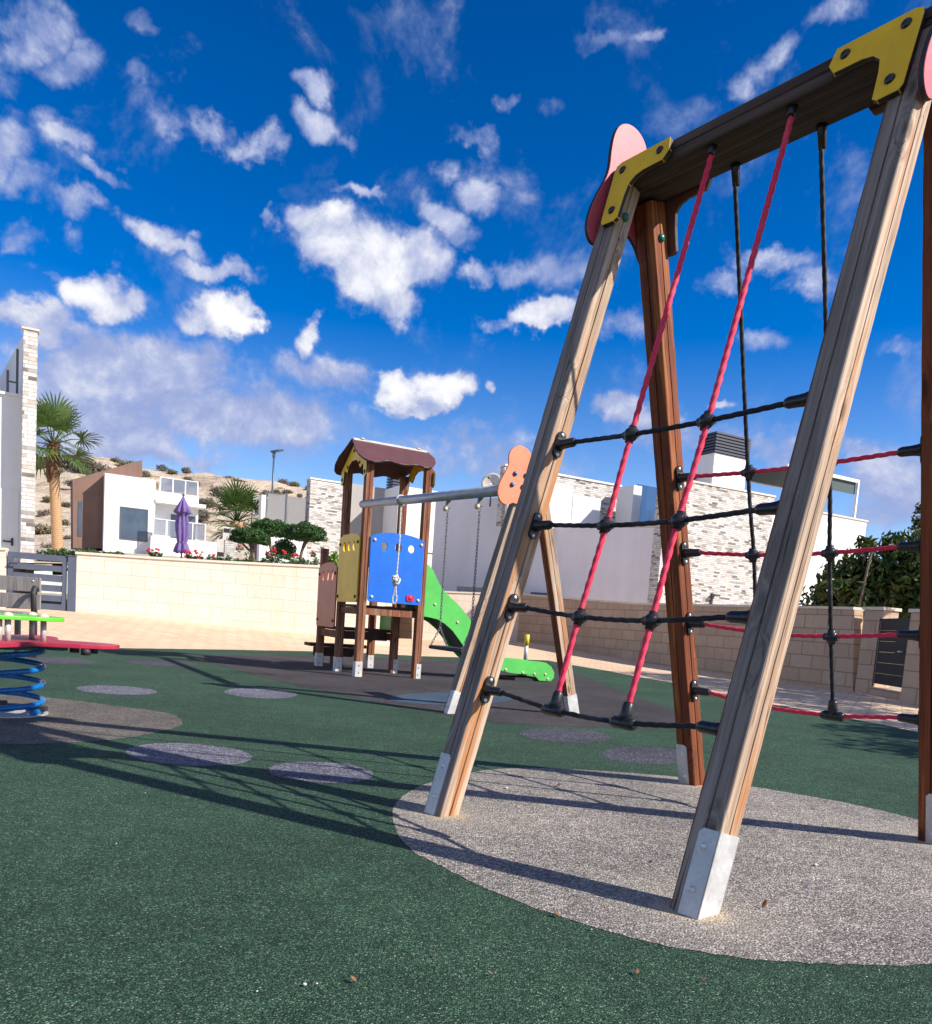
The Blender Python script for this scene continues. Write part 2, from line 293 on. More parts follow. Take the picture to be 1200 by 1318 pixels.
# ------------------------------------------------------------------ mesh building
class MB:
    def __init__(s): s.v = []; s.f = []; s.m = []; s.sm = []; s.doms = []
    def add(s, vs, fs, mi=0, smooth=False):
        o = len(s.v); s.v += [tuple(x) for x in vs]
        for f in fs:
            s.f.append([i + o for i in f]); s.m.append(mi); s.sm.append(smooth)
        return s
    def box(s, c, size, rot=None, mi=0):
        hx, hy, hz = [x / 2 for x in size]
        vs = [V((x, y, z)) for x in (-hx, hx) for y in (-hy, hy) for z in (-hz, hz)]
        if rot is not None: vs = [rot @ p for p in vs]
        c = V(c); vs = [p + c for p in vs]
        return s.add(vs, [(0, 1, 3, 2), (4, 6, 7, 5), (0, 4, 5, 1), (2, 3, 7, 6), (0, 2, 6, 4), (1, 5, 7, 3)], mi)
    def bb(s, x0, x1, y0, y1, z0, z1, mi=0):
        return s.box(((x0 + x1) / 2, (y0 + y1) / 2, (z0 + z1) / 2), (abs(x1 - x0), abs(y1 - y0), abs(z1 - z0)), None, mi)
    def bar(s, a, b, wx, wy, up=V((0, 0, 1)), mi=0):
        a = V(a); b = V(b); z = (b - a); L = z.length; z.normalize()
        x = up.cross(z)
        if x.length < 1e-4: x = V((1, 0, 0))
        x.normalize(); y = z.cross(x)
        return s.box((a + b) / 2, (wx, wy, L), Matrix((x, y, z)).transposed(), mi)
    def tube(s, pts, r, n=10, mi=0, closed=False, cap=True, smooth=True, lobes=0, pitch=0.05, depth=0.1):
        pts = [V(p) for p in pts]; N = len(pts)
        rr = r if isinstance(r, (list, tuple)) else [r] * N
        T = []
        for i in range(N):
            a = pts[i - 1] if (i > 0 or closed) else pts[i]; b = pts[(i + 1) % N] if (i < N - 1 or closed) else pts[i]
            T.append((b - a).normalized())
        ref = V((0, 0, 1)) if abs(T[0].z) < 0.9 else V((1, 0, 0))
        x = (ref - T[0] * ref.dot(T[0])).normalized(); vs = []; d = 0
        for i in range(N):
            x = (x - T[i] * x.dot(T[i])).normalized(); y = T[i].cross(x)
            if i: d += (pts[i] - pts[i - 1]).length
            for j in range(n):
                a = 2 * pi * j / n
                q = rr[i] * ((1 + depth * cos(lobes * a - 2 * pi * d / pitch)) if lobes else 1)
                vs.append(pts[i] + (x * cos(a) + y * sin(a)) * q)
        fs = []
        for i in range(N if closed else N - 1):
            for j in range(n):
                fs.append((i * n + j, i * n + (j + 1) % n, ((i + 1) % N) * n + (j + 1) % n, ((i + 1) % N) * n + j))
        s.add(vs, fs, mi, smooth)
        if cap and not closed:
            o = len(s.v) - N * n
            s.f.append([o + j for j in range(n)][::-1]); s.m.append(mi); s.sm.append(False)
            s.f.append([o + (N - 1) * n + j for j in range(n)]); s.m.append(mi); s.sm.append(False)
        return s
    def cyl(s, a, b, r, n=16, mi=0, r2=None): return s.tube([a, b], [r, r if r2 is None else r2], n, mi)
    def ball(s, c, r, n=12, m=8, mi=0, sx=1, sy=1, sz=1):
        c = V(c); vs = [c + V((0, 0, r * sz))]; fs = []
        for i in range(1, m):
            t = pi * i / m
            for j in range(n):
                a = 2 * pi * j / n; vs.append(c + V((r * sin(t) * cos(a) * sx, r * sin(t) * sin(a) * sy, r * cos(t) * sz)))
        vs.append(c - V((0, 0, r * sz))); L = len(vs) - 1
        for j in range(n):
            fs.append((0, 1 + j, 1 + (j + 1) % n)); fs.append((L, 1 + (m - 2) * n + (j + 1) % n, 1 + (m - 2) * n + j))
            for i in range(m - 2):
                a = 1 + i * n; fs.append((a + j, a + n + j, a + n + (j + 1) % n, a + (j + 1) % n))
        return s.add(vs, fs, mi, True)
    def dome(s, c, nrm, r, h, n=14, mi=0, rings=4):      # bolt cap on a face
        s.doms.append((c, nrm, r, h, n, mi, rings))
        c = V(c); z = V(nrm).normalized(); x = z.orthogonal().normalized(); y = z.cross(x); vs = []; fs = []
        for i in range(rings):
            t = (pi / 2) * i / rings
            for j in range(n):
                a = 2 * pi * j / n; vs.append(c + (x * cos(a) + y * sin(a)) * r * cos(t) + z * h * sin(t))
        vs.append(c + z * h)
        for i in range(rings - 1):
            for j in range(n): fs.append((i * n + j, i * n + (j + 1) % n, (i + 1) * n + (j + 1) % n, (i + 1) * n + j))
        for j in range(n): fs.append(((rings - 1) * n + j, (rings - 1) * n + (j + 1) % n, rings * n))
        return s.add(vs, fs, mi, True)
    def prism(s, outline, O, X, Y, th, mi=0, mside=None, holes=()):   # outline in the X,Y plane at O, thickness along X x Y
        O = V(O); X = V(X); Y = V(Y); Z = X.cross(Y).normalized()
        bm = bmesh.new()
        def loop(pts):
            vs = [bm.verts.new(O + X * p[0] + Y * p[1]) for p in pts]
            return [bm.edges.new((vs[i], vs[(i + 1) % len(vs)])) for i in range(len(vs))]
        es = loop(outline)
        for h in holes: es += loop(h)
        bmesh.ops.triangle_fill(bm, use_beauty=True, use_dissolve=False, edges=es, normal=Z)
        bm.normal_update()
        base = list(bm.faces)
        bm.verts.index_update()
        vs = [v.co.copy() for v in bm.verts]; n = len(vs); mside = mi if mside is None else mside
        fr = []; bk = []
        for f in base:
            ix = [v.index for v in f.verts]
            if f.normal.dot(Z) < 0: ix = ix[::-1]
            fr.append([i + n for i in ix]); bk.append(ix[::-1])
        sd = []
        for e in bm.edges:
            if len(e.link_faces) == 1:
                f = e.link_faces[0]; ix = [v.index for v in f.verts]
                if f.normal.dot(Z) < 0: ix = ix[::-1]
                a, b_ = e.verts[0].index, e.verts[1].index
                i = ix.index(a)
                if ix[(i + 1) % len(ix)] != b_: a, b_ = b_, a
                sd.append((a, b_, b_ + n, a + n))
        bm.free()
        o = len(s.v); s.v += [tuple(p) for p in vs] + [tuple(p + Z * th) for p in vs]
        for f in fr + bk: s.f.append([i + o for i in f]); s.m.append(mi); s.sm.append(False)
        for f in sd: s.f.append([i + o for i in f]); s.m.append(mside); s.sm.append(False)
        return s
    def build(s, name, mats, parent=None, loc=None, rot=None, bevel=0.0, segs=2, smooth_angle=None, uv=True):
        if name in ('bolt', 'screw', 'bolt_cap') and len(s.doms) > 1:      # each bolt is an object of its own
            return [MB().dome(*d).build(name, mats, parent, loc, rot) for d in s.doms][0]
        me = bpy.data.meshes.new(name)
        me.from_pydata(s.v, [], s.f)
        if isinstance(mats, str): mats = [mats]
        for m in mats: me.materials.append(MATS[m])
        me.polygons.foreach_set('material_index', s.m); me.polygons.foreach_set('use_smooth', s.sm)
        if bevel:
            bm = bmesh.new(); bm.from_mesh(me)
            bmesh.ops.remove_doubles(bm, verts=bm.verts, dist=1e-5)
            es = [e for e in bm.edges if len(e.link_faces) == 2 and e.calc_face_angle(0) > 0.6]
            bmesh.ops.bevel(bm, geom=es, offset=bevel, segments=segs, affect='EDGES', profile=0.6, clamp_overlap=True)
            bm.to_mesh(me); bm.free()
        if uv:
            uvl = me.uv_layers.new(name='UVMap'); d = uvl.data; vv = me.vertices
            for p in me.polygons:
                nn = p.normal
                if abs(nn.z) > 0.75: fn = lambda c: (c.x, c.y)
                else:
                    L = sqrt(nn.x ** 2 + nn.y ** 2) or 1; tx, ty = -nn.y / L, nn.x / L
                    fn = lambda c, tx=tx, ty=ty: (c.x * tx + c.y * ty, c.z)
                for li in p.loop_indices: d[li].uv = fn(vv[me.loops[li].vertex_index].co)
        if smooth_angle: 
            for p in me.polygons: p.use_smooth = True
            me.set_sharp_from_angle(angle=radians(smooth_angle))
        me.update()
        o = bpy.data.objects.new(name, me); COL.objects.link(o)
        if parent: o.parent = parent
        if loc is not None: o.location = loc
        if rot is not None: o.rotation_mode = 'QUATERNION'; o.rotation_quaternion = rot.to_quaternion() if isinstance(rot, Matrix) else rot
        return o
def tag(o, label=None, cat=None, group=None, kind=None):
    if label: o['label'] = label
    if cat: o['category'] = cat
    if group: o['group'] = group
    if kind: o['kind'] = kind
    return o
def thing(name, label, cat, loc=(0, 0, 0), rz=0.0, group=None):
    o = bpy.data.objects.new(name, None); COL.objects.link(o); o.empty_display_size = 0.2
    o.location = loc; o.rotation_euler = (0, 0, rz); tag(o, label, cat, group); return o
def copy_tree(o, parent=None):
    c = o.copy(); COL.objects.link(c)
    if parent: c.parent = parent
    for ch in list(o.children): copy_tree(ch, c)
    return c
def smoothpoly(pts, n=6, closed=True):       # Catmull-Rom through the points
    P = [V((p[0], p[1], p[2] if len(p) > 2 else 0)) for p in pts]; N = len(P); o = []
    for i in range(N if closed else N - 1):
        g = (lambda j: P[j % N]) if closed else (lambda j: P[max(0, min(N - 1, j))])
        a, b, c, d = g(i - 1), g(i), g(i + 1), g(i + 2)
        for t in range(n):
            t /= n
            o.append(0.5 * ((2 * b) + (c - a) * t + (2 * a - 5 * b + 4 * c - d) * t * t + (3 * b - a - 3 * c + d) * t ** 3))
    if not closed: o.append(P[-1])
    return o
def rrect(x0, x1, y0, y1, r, n=4):
    o = []
    for cx, cy, a0 in ((x1 - r, y0 + r, -pi / 2), (x1 - r, y1 - r, 0), (x0 + r, y1 - r, pi / 2), (x0 + r, y0 + r, pi)):
        for i in range(n + 1):
            a = a0 + (pi / 2) * i / n; o.append((cx + r * cos(a), cy + r * sin(a)))
    return o
def ell(cx, cy, rx, ry, n=20): return [(cx + rx * cos(2 * pi * i / n), cy + ry * sin(2 * pi * i / n)) for i in range(n)]
def flat(name, pts, z, mat, th=None):        # a level sheet
    bm = bmesh.new(); vs = [bm.verts.new((p[0], p[1], z)) for p in pts]
    es = [bm.edges.new((vs[i], vs[(i + 1) % len(vs)])) for i in range(len(vs))]
    bmesh.ops.triangle_fill(bm, use_beauty=True, edges=es, normal=(0, 0, 1))
    for f in bm.faces:
        f.normal_update()
        if f.normal.z < 0: f.normal_flip()
    me = bpy.data.meshes.new(name); bm.to_mesh(me); bm.free(); me.materials.append(MATS[mat])
    o = bpy.data.objects.new(name, me); COL.objects.link(o); o['kind'] = 'structure'; return o
DV = V((0.883, 0.469, 0)); DU = V((-0.469, 0.883, 0)); ZV = V((0, 0, 1))
# ================================================================== more materials for the place
AN = V((1.33210, 2.69548, 0)); AF = V((0.58447, 3.62217, 0)); AB = V((-0.62791, 0.77829, 0)); AQ = V((0.77829, 0.62791, 0)); AS, AZ = 0.833, 2.926
FEET = [AN - AQ * AS, AN + AQ * AS, AF - AQ * AS, AF + AQ * AS]
granules('grey_rubber', [(0.0, (0.055, 0.05, 0.052)), (0.18, (0.16, 0.145, 0.145)), (0.45, (0.33, 0.30, 0.29)), (0.78, (0.52, 0.485, 0.46)), (0.94, (0.72, 0.68, 0.64))], ((0.20, 0.185, 0.18), (0.34, 0.31, 0.295)), 150, 0.3, FEET)
SPC = gp(8, 918)
granules('rocker_pad_rubber', [(0.0, (0.05, 0.045, 0.045)), (0.3, (0.12, 0.11, 0.105)), (0.6, (0.19, 0.175, 0.165)), (0.9, (0.36, 0.33, 0.3))], ((0.12, 0.11, 0.105), (0.19, 0.175, 0.165)), 150, 0.35, [SPC])
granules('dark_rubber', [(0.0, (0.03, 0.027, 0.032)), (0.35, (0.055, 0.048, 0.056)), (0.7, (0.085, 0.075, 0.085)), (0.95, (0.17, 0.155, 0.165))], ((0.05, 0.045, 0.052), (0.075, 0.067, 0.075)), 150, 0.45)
granules('spot_rubber', [(0.0, (0.03, 0.03, 0.05)), (0.3, (0.10, 0.10, 0.15)), (0.6, (0.20, 0.20, 0.27)), (0.88, (0.45, 0.45, 0.5))], ((0.12, 0.12, 0.17), (0.2, 0.2, 0.26)), 120, 0.35)
granules('dark_spot_rubber', [(0.0, (0.02, 0.02, 0.035)), (0.4, (0.06, 0.06, 0.09)), (0.8, (0.13, 0.13, 0.17)), (0.95, (0.35, 0.35, 0.4))], ((0.06, 0.06, 0.085), (0.1, 0.1, 0.13)), 120, 0.35)
granules('blue_rubber', [(0.0, (0.025, 0.04, 0.07)), (0.4, (0.045, 0.085, 0.15)), (0.8, (0.075, 0.13, 0.22))], ((0.05, 0.08, 0.13), (0.075, 0.12, 0.19)), 150, 0.4)

def render_wall(name, col, var=0.05, rough=0.85):
    m, k, b = newmat(name, rough, 0, 0.2)
    c = coords(k); n1 = k.noise(c, 0.7, 5, 0.65); n2 = k.noise(c, 90, 3, 0.6)
    st = k.noise(k.mapping(c, sc=(2.2, 2.2, 0.18)), 1.0, 5, 0.7)
    f = k.ss(k.math('ADD', k.math('MULTIPLY', n1, 0.5), k.math('MULTIPLY', st, 0.5)), 0.3, 0.7)
    k.l(k.mix(f, [x * (1 - var * 1.6) for x in col], [min(0.95, x * (1 + var)) for x in col]), b.inputs['Base Color'])
    bump(k, b, n2, 0.15, 0.004); return m
render_wall('white_render', (0.80, 0.79, 0.77)); render_wall('shaded_white_render', (0.78, 0.75, 0.77)); render_wall('grey_render', (0.42, 0.39, 0.37)); render_wall('brown_clad', (0.22, 0.135, 0.105), 0.15)  # house side walls: white with a faint lilac shade put into the colour
plain('coping', (0.70, 0.59, 0.49), 0.7, 0, 0.1, 5); plain('pale_stone', (0.64, 0.60, 0.54), 0.8, 0, 0.15, 10, 0.3, 0.5, 40); plain('white_metal', (0.78, 0.78, 0.78), 0.4)
plain('window_dark', (0.06, 0.085, 0.12), 0.12, 0, 0.25, 1.2, 0.8); plain('frame_grey', (0.10, 0.105, 0.12), 0.45); plain('gate_grey', (0.085, 0.10, 0.145), 0.5, 0, 0.12, 4); plain('dark_gate', (0.018, 0.018, 0.024), 0.6)
plain('louvre', (0.04, 0.045, 0.07), 0.45); plain('awning', (0.05, 0.08, 0.08), 0.7); plain('lamp_grey', (0.10, 0.11, 0.13), 0.4, 0.3)
plain('soil', (0.09, 0.065, 0.045), 0.95, 0, 0.3, 8); plain('far_ground', (0.36, 0.29, 0.21), 0.95, 0, 0.25, 0.05); plain('gravel', (0.40, 0.33, 0.26), 0.95, 0, 0.25, 3)
plain('parasol_cloth', (0.17, 0.115, 0.30), 0.8, 0, 0.2, 9, 0.2, 0.3, 30); plain('flower_red', (0.62, 0.018, 0.04), 0.6, 0, 0.25, 30)
plain('litter_white', (0.60, 0.57, 0.53), 0.8); plain('leaf_brown', (0.22, 0.10, 0.05), 0.8); plain('pebble_dark', (0.10, 0.085, 0.075), 0.8); plain('rust_band', (0.40, 0.16, 0.07), 0.7, 0, 0.4, 30)
def glassmat(name, col, a):
    m, k, b = newmat(name, 0.06, 0, 0.6)
    b.inputs['Base Color'].default_value = (*col, 1)
    tr = k.n('ShaderNodeBsdfTransparent'); mx = k.n('ShaderNodeMixShader'); mx.inputs[0].default_value = a
    k.l(tr.outputs[0], mx.inputs[1]); k.l(b.outputs[0], mx.inputs[2])
    o = [n for n in k.t.nodes if n.type == 'OUTPUT_MATERIAL'][0]; k.l(mx.outputs[0], o.inputs[0]); return m
glassmat('rail_glass', (0.22, 0.24, 0.30), 0.62); glassmat('blue_glass', (0.05, 0.12, 0.28), 0.75); glassmat('smoke_glass', (0.30, 0.28, 0.27), 0.8)

def blockwall(name, bw, bh, cols, mortar, msz=0.010, rough_bump=0.6, bias=0.0):
    m, k, b = newmat(name, 0.88, 0, 0.2)
    u = coords(k, 'UV'); c = coords(k)
    br = k.n('ShaderNodeTexBrick', offset=0.5, squash=1.0); k.l(u, br.inputs['Vector'])
    br.inputs['Scale'].default_value = 1.0; br.inputs['Mortar Size'].default_value = msz; br.inputs['Mortar Smooth'].default_value = 0.15
    br.inputs['Brick Width'].default_value = bw; br.inputs['Row Height'].default_value = bh; br.inputs['Bias'].default_value = bias
    br.inputs['Color1'].default_value = (*cols[0], 1); br.inputs['Color2'].default_value = (*cols[1], 1); br.inputs['Mortar'].default_value = (*mortar, 1)
    n1 = k.noise(k.mapping(c, sc=(1, 1, 0.45)), 1.6, 7, 0.72); n2 = k.noise(k.mapping(c, sc=(1, 1, 0.6)), 14, 6, 0.7)
    col = k.mix(k.ss(n2, 0.35, 0.72), br.outputs[0], k.mix(0.35, br.outputs[0], cols[2]))
    col = k.mix(k.math('MULTIPLY', k.ss(n1, 0.48, 0.68), 0.6), col, cols[2])
    k.l(col, b.inputs['Base Color'])
    h = k.math('ADD', k.math('MULTIPLY', br.outputs['Fac'], -0.55), k.math('MULTIPLY', n2, 0.9))
    bump(k, b, h, rough_bump, 0.03); return m
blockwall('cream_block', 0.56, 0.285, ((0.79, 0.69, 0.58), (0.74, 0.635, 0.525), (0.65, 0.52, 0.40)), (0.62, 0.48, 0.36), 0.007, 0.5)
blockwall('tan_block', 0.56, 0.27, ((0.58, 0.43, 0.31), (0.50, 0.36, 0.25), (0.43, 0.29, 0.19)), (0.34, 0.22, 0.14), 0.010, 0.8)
def paving(name):
    m, k, b = newmat(name, 0.85, 0, 0.25)
    c = coords(k)
    br = k.n('ShaderNodeTexBrick', offset=0.5); k.l(k.mapping(c, rot=(0, 0, radians(28))), br.inputs['Vector'])
    br.inputs['Scale'].default_value = 1.0; br.inputs['Brick Width'].default_value = 0.40; br.inputs['Row Height'].default_value = 0.20; br.inputs['Mortar Size'].default_value = 0.012
    br.inputs['Color1'].default_value = (0.74, 0.55, 0.37, 1); br.inputs['Color2'].default_value = (0.65, 0.46, 0.295, 1); br.inputs['Mortar'].default_value = (0.36, 0.24, 0.16, 1)
    n1 = k.noise(c, 0.5, 6, 0.7); n2 = k.noise(c, 30, 4, 0.6)
    col = k.mix(k.math('MULTIPLY', k.ss(n1, 0.45, 0.7), 0.5), br.outputs[0], (0.50, 0.36, 0.25))
    col = k.mix(k.math('MULTIPLY', n2, 0.2), col, (0.68, 0.53, 0.40)); k.l(col, b.inputs['Base Color'])
    bump(k, b, k.math('SUBTRACT', n2, br.outputs['Fac']), 0.4, 0.006)
paving('tan_paving')
def ledgestone(name, w_, h_, lo=0.35, dk=(0.16, 0.14, 0.13)):        # thin split-stone cladding, every stone its own tone
    m, k, b = newmat(name, 0.85, 0, 0.25)
    u = coords(k, 'UV'); c = coords(k)
    def layer(sx, sy, o):
        br = k.n('ShaderNodeTexBrick', offset=0.37, offset_frequency=2, squash=0.7, squash_frequency=3); k.l(k.mapping(u, loc=(o, o * 1.7, 0)), br.inputs['Vector'])
        br.inputs['Scale'].default_value = 1.0; br.inputs['Brick Width'].default_value = sx; br.inputs['Row Height'].default_value = sy
        br.inputs['Mortar Size'].default_value = 0.006; br.inputs['Bias'].default_value = 0.0; br.inputs['Mortar Smooth'].default_value = 0.3
        br.inputs['Color1'].default_value = (0, 0, 0, 1); br.inputs['Color2'].default_value = (1, 1, 1, 1); br.inputs['Mortar'].default_value = (0.5, 0.5, 0.5, 1)
        return br
    b1 = layer(w_, h_, 0.0); b2 = layer(w_ * 1.9, h_ * 2, 0.13)
    n1 = k.noise(c, 2.0, 4, 0.6)
    t = k.math('ADD', b1.outputs[0], k.math('MULTIPLY', k.math('SUBTRACT', n1, 0.5), 0.2))
    col = k.ramp(t, [(0.0, dk), (0.06, (0.27, 0.24, 0.22)), (0.16, (0.48, 0.45, 0.42)), (0.26, (0.66, 0.63, 0.59)), (0.50, (0.76, 0.74, 0.71)), (0.64, (0.70, 0.64, 0.57)), (0.73, (0.50, 0.42, 0.34)), (0.80, (0.74, 0.72, 0.69)), (0.93, (0.58, 0.55, 0.53)), (1.0, (0.36, 0.32, 0.29))])
    col = k.mix(k.math('MULTIPLY', b1.outputs['Fac'], 0.6), col, (0.22, 0.19, 0.17))
    n3 = k.noise(c, 26, 5, 0.7); col = k.mix(k.ss(n3, 0.5, 0.8), col, k.mix(0.3, col, (0.4, 0.33, 0.27)))
    k.l(col, b.inputs['Base Color'])
    bump(k, b, k.math('ADD', k.math('MULTIPLY', b1.outputs[0], 0.8), k.math('SUBTRACT', k.math('MULTIPLY', n3, 0.6), b1.outputs['Fac'])), 0.9, 0.03)
ledgestone('ledge_stone', 0.24, 0.062); ledgestone('pier_stone', 0.30, 0.10)
def leafmat(name, a, bcol, c3=None, rough=0.5, tr=0.25):
    m, k, b = newmat(name, rough, 0, 0.35)
    g = k.n('ShaderNodeNewGeometry'); c = coords(k)
    col = k.mix(g.outputs['Random Per Island'], a, bcol)
    n = k.noise(c, 1.7, 4, 0.6)
    if c3: col = k.mix(k.math('MULTIPLY', k.ss(n, 0.45, 0.65), 0.7), col, c3)
    k.l(col, b.inputs['Base Color'])
    t = k.n('ShaderNodeBsdfTranslucent'); k.l(k.mix(0.4, col, (0.12, 0.2, 0.02)), t.inputs[0])
    mx = k.n('ShaderNodeMixShader'); mx.inputs[0].default_value = tr
    o = [x for x in k.t.nodes if x.type == 'OUTPUT_MATERIAL'][0]
    k.l(b.outputs[0], mx.inputs[1]); k.l(t.outputs[0], mx.inputs[2]); k.l(mx.outputs[0], o.inputs[0])
leafmat('clipped_leaf', (0.020, 0.065, 0.014), (0.055, 0.13, 0.030)); leafmat('tree_leaf', (0.012, 0.040, 0.012), (0.045, 0.085, 0.022), (0.11, 0.12, 0.03), 0.35)
leafmat('hedge_leaf', (0.03, 0.07, 0.02), (0.09, 0.15, 0.05)); leafmat('palm_leaf', (0.035, 0.085, 0.020), (0.09, 0.15, 0.04), (0.15, 0.20, 0.06), 0.4); leafmat('dry_shrub', (0.19, 0.155, 0.10), (0.30, 0.25, 0.165), (0.13, 0.14, 0.075), 0.8)
leafmat('grey_shrub', (0.18, 0.155, 0.135), (0.29, 0.25, 0.215), None, 0.8); leafmat('lime_leaf', (0.10, 0.20, 0.02), (0.25, 0.36, 0.05))
def trunkmat(name, a, bb, sz):
    m, k, b = newmat(name, 0.85, 0, 0.2); c = coords(k)
    n = k.noise(c, 6, 5, 0.7); wv = k.n('ShaderNodeTexWave', wave_type='BANDS', bands_direction='Z'); k.l(c, wv.inputs[0]); wv.inputs['Scale'].default_value = sz; wv.inputs['Distortion'].default_value = 2.5; wv.inputs['Detail'].default_value = 3
    k.l(k.mix(k.math('ADD', k.math('MULTIPLY', wv.outputs['Fac'], 0.45), k.math('MULTIPLY', n, 0.5)), a, bb), b.inputs['Base Color']); bump(k, b, wv.outputs['Fac'], 0.4, 0.02)
trunkmat('palm_trunk', (0.30, 0.17, 0.085), (0.55, 0.35, 0.21), 5.0); trunkmat('palm_skirt', (0.05, 0.02, 0.012), (0.26, 0.13, 0.08), 9.0); trunkmat('bark', (0.09, 0.06, 0.04), (0.22, 0.17, 0.12), 2.0)
def hillmat():
    m, k, b = newmat('hill_earth', 0.95, 0, 0.1); c = coords(k)
    n1 = k.noise(c, 0.05, 7, 0.7); n2 = k.noise(k.mapping(c, sc=(1, 1, 2.5)), 0.35, 7, 0.72); n3 = k.noise(c, 2.2, 4, 0.7)
    col = k.ramp(k.math('ADD', k.math('MULTIPLY', n1, 0.4), k.math('MULTIPLY', n2, 0.6)), [(0.30, (0.15, 0.11, 0.08)), (0.42, (0.36, 0.275, 0.20)), (0.52, (0.62, 0.51, 0.39)), (0.60, (0.50, 0.40, 0.29)), (0.72, (0.26, 0.20, 0.14))])
    col = k.mix(k.math('MULTIPLY', k.ss(n3, 0.55, 0.68), 0.55), col, (0.16, 0.14, 0.085)); k.l(col, b.inputs['Base Color'])
    bump(k, b, n2, 0.9, 0.8)
hillmat()

# ================================================================== ground
gpx = lambda L: [gp(x, y) for x, y in L]
BND = [(-60, 828), (0, 829.5), (56, 831), (169, 834), (300, 836), (440, 839), (540, 844.5), (620, 847), (705, 850), (734, 855.5), (780, 863), (820, 871), (867, 879), (930, 893), (997, 907), (1060, 918), (1137, 933), (1200, 946), (1290, 966)]
bw = gpx(BND)
flat('rubber_floor', bw + [V((9.5, 3, 0)), V((9.5, -7, 0)), V((-9, -7, 0)), V((-12, 3, 0))], 0.0, 'green_rubber')
# walls first: their feet give the far edge of the paving
WL0 = at(97, 785.5, 17.5); WLD = V((0.940, 0.342, 0)); WLN = V((0.342, -0.940, 0))
onL = lambda x, y, off=0.0: onp(x, y, WL0 + WLN * off, WLN)
MC = at(666, 822.5, 27.2); MA = at(531, 824, 26.6); RE = at(1124, 893, 14.55)
foot = []
for x, y in [(-60, 781), (8, 783), (97, 785.5), (200, 796), (300, 806.5), (410, 818), (500, 826)]: foot.append((x, onL(x, y)))
foot += [(531, MA), (600, MA.lerp(MC, .5)), (666, MC)]
for x, y, Y in [(754, 839.5, 23.6), (820, 851, 21.2), (925, 866.5, 18.25), (1020, 880, 16.2), (1124, 893, 14.55), (1200, 911, 12.6), (1290, 930, 10.8)]: foot.append((x, at(x, y, Y)))
def fut(x):
    for (x0, p0), (x1, p1) in zip(foot, foot[1:]):
        if x0 <= x <= x1: return p0.lerp(p1, (x - x0) / (x1 - x0))
pv = MB(); cols_ = []
for i, ((x, y), p) in enumerate(zip(BND, bw)):
    f = fut(min(max(x, -60), 1290)); dr = (f - p); 
    row = [p + V((0, 0, -0.004)) - dr.normalized() * 0.25] + [p.lerp(f, t) + V((0, 0, -0.004 * (1 - t))) for t in (0.05, 0.35, 0.7, 1.0)] + [f + V((dr.x, dr.y, 0)).normalized() * 1.2]
    row[0].z = -0.006; cols_.append(row)
n = len(cols_[0])
pv.add([p for r in cols_ for p in r], [(i * n + j, (i + 1) * n + j, (i + 1) * n + j + 1, i * n + j + 1) for i in range(len(cols_) - 1) for j in range(n - 1)])
o = pv.build('paving', 'tan_paving'); tag(o, kind='structure')
tb = MB(); tb.add([(-1800, -600, -0.2), (1800, -600, -0.2), (1800, 3000, -0.2), (-1800, 3000, -0.2)], [(0, 1, 2, 3)])
tag(tb.build('terrain', 'far_ground'), kind='structure')
def pad(name, L, z, mat, sm=8):
    P = smoothpoly([gp(x, y) for x, y in L], sm); Q = []
    for a, b_ in zip(P, P[1:] + P[:1]):
        n = max(1, min(60, int((b_ - a).length / .03)))
        for i in range(n):
            p = a.lerp(b_, i / n); Q.append(p + V((noise.noise(p * 28), noise.noise(p * 28 + V((9, 3, 1))), 0)) * .012)
    return flat(name, Q, z, mat)
pad('frame_pad', [(505, 1050), (522, 1086), (560, 1112), (660, 1158), (800, 1204), (920, 1229), (1040, 1240), (1200, 1242), (1330, 1220), (1400, 1160), (1340, 1100), (1180, 1055), (1090, 1034), (1000, 1018), (940, 1008), (880, 1001), (780, 993), (690, 989), (620, 992), (560, 1005), (520, 1025)], 0.0015, 'grey_rubber')
pad('rocker_pad', [(235, 931), (222, 920), (190, 914), (150, 909), (100, 902.5), (55, 897.5), (0, 893), (-90, 888), (-190, 893), (-230, 910), (-190, 935), (-90, 952), (0, 957.5), (75, 957), (150, 951.5), (195, 944), (222, 938)], 0.0015, 'rocker_pad_rubber')
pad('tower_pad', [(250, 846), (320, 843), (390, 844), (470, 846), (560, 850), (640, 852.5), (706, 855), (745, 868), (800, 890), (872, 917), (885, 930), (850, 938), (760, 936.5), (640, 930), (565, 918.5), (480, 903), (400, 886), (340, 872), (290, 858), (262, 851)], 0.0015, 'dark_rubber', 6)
pad('blue_pad', ell(580, 899.5, 80, 8, 18), 0.003, 'blue_rubber', 3)
for cx, cy, w_, h_, m_ in [(150, 888.5, 104, 11, 'spot_rubber'), (336, 892.5, 93, 13, 'spot_rubber'), (243, 971.5, 163, 29, 'spot_rubber'), (413, 994.5, 136, 27, 'spot_rubber'), (75, 850.5, 92, 9, 'dark_spot_rubber'), (208, 853.5, 96, 8, 'dark_spot_rubber'), (728, 947, 116, 18, 'dark_spot_rubber'), (835, 973, 122, 22, 'dark_spot_rubber')]:
    sl_ = 0.045
    L = [(x + random.uniform(-1, 1), y + (x - cx) * sl_) for x, y in ell(cx, cy, w_ / 2, h_ / 2, 14)]
    pad('stepping_spot', L, 0.0015, m_, 4)
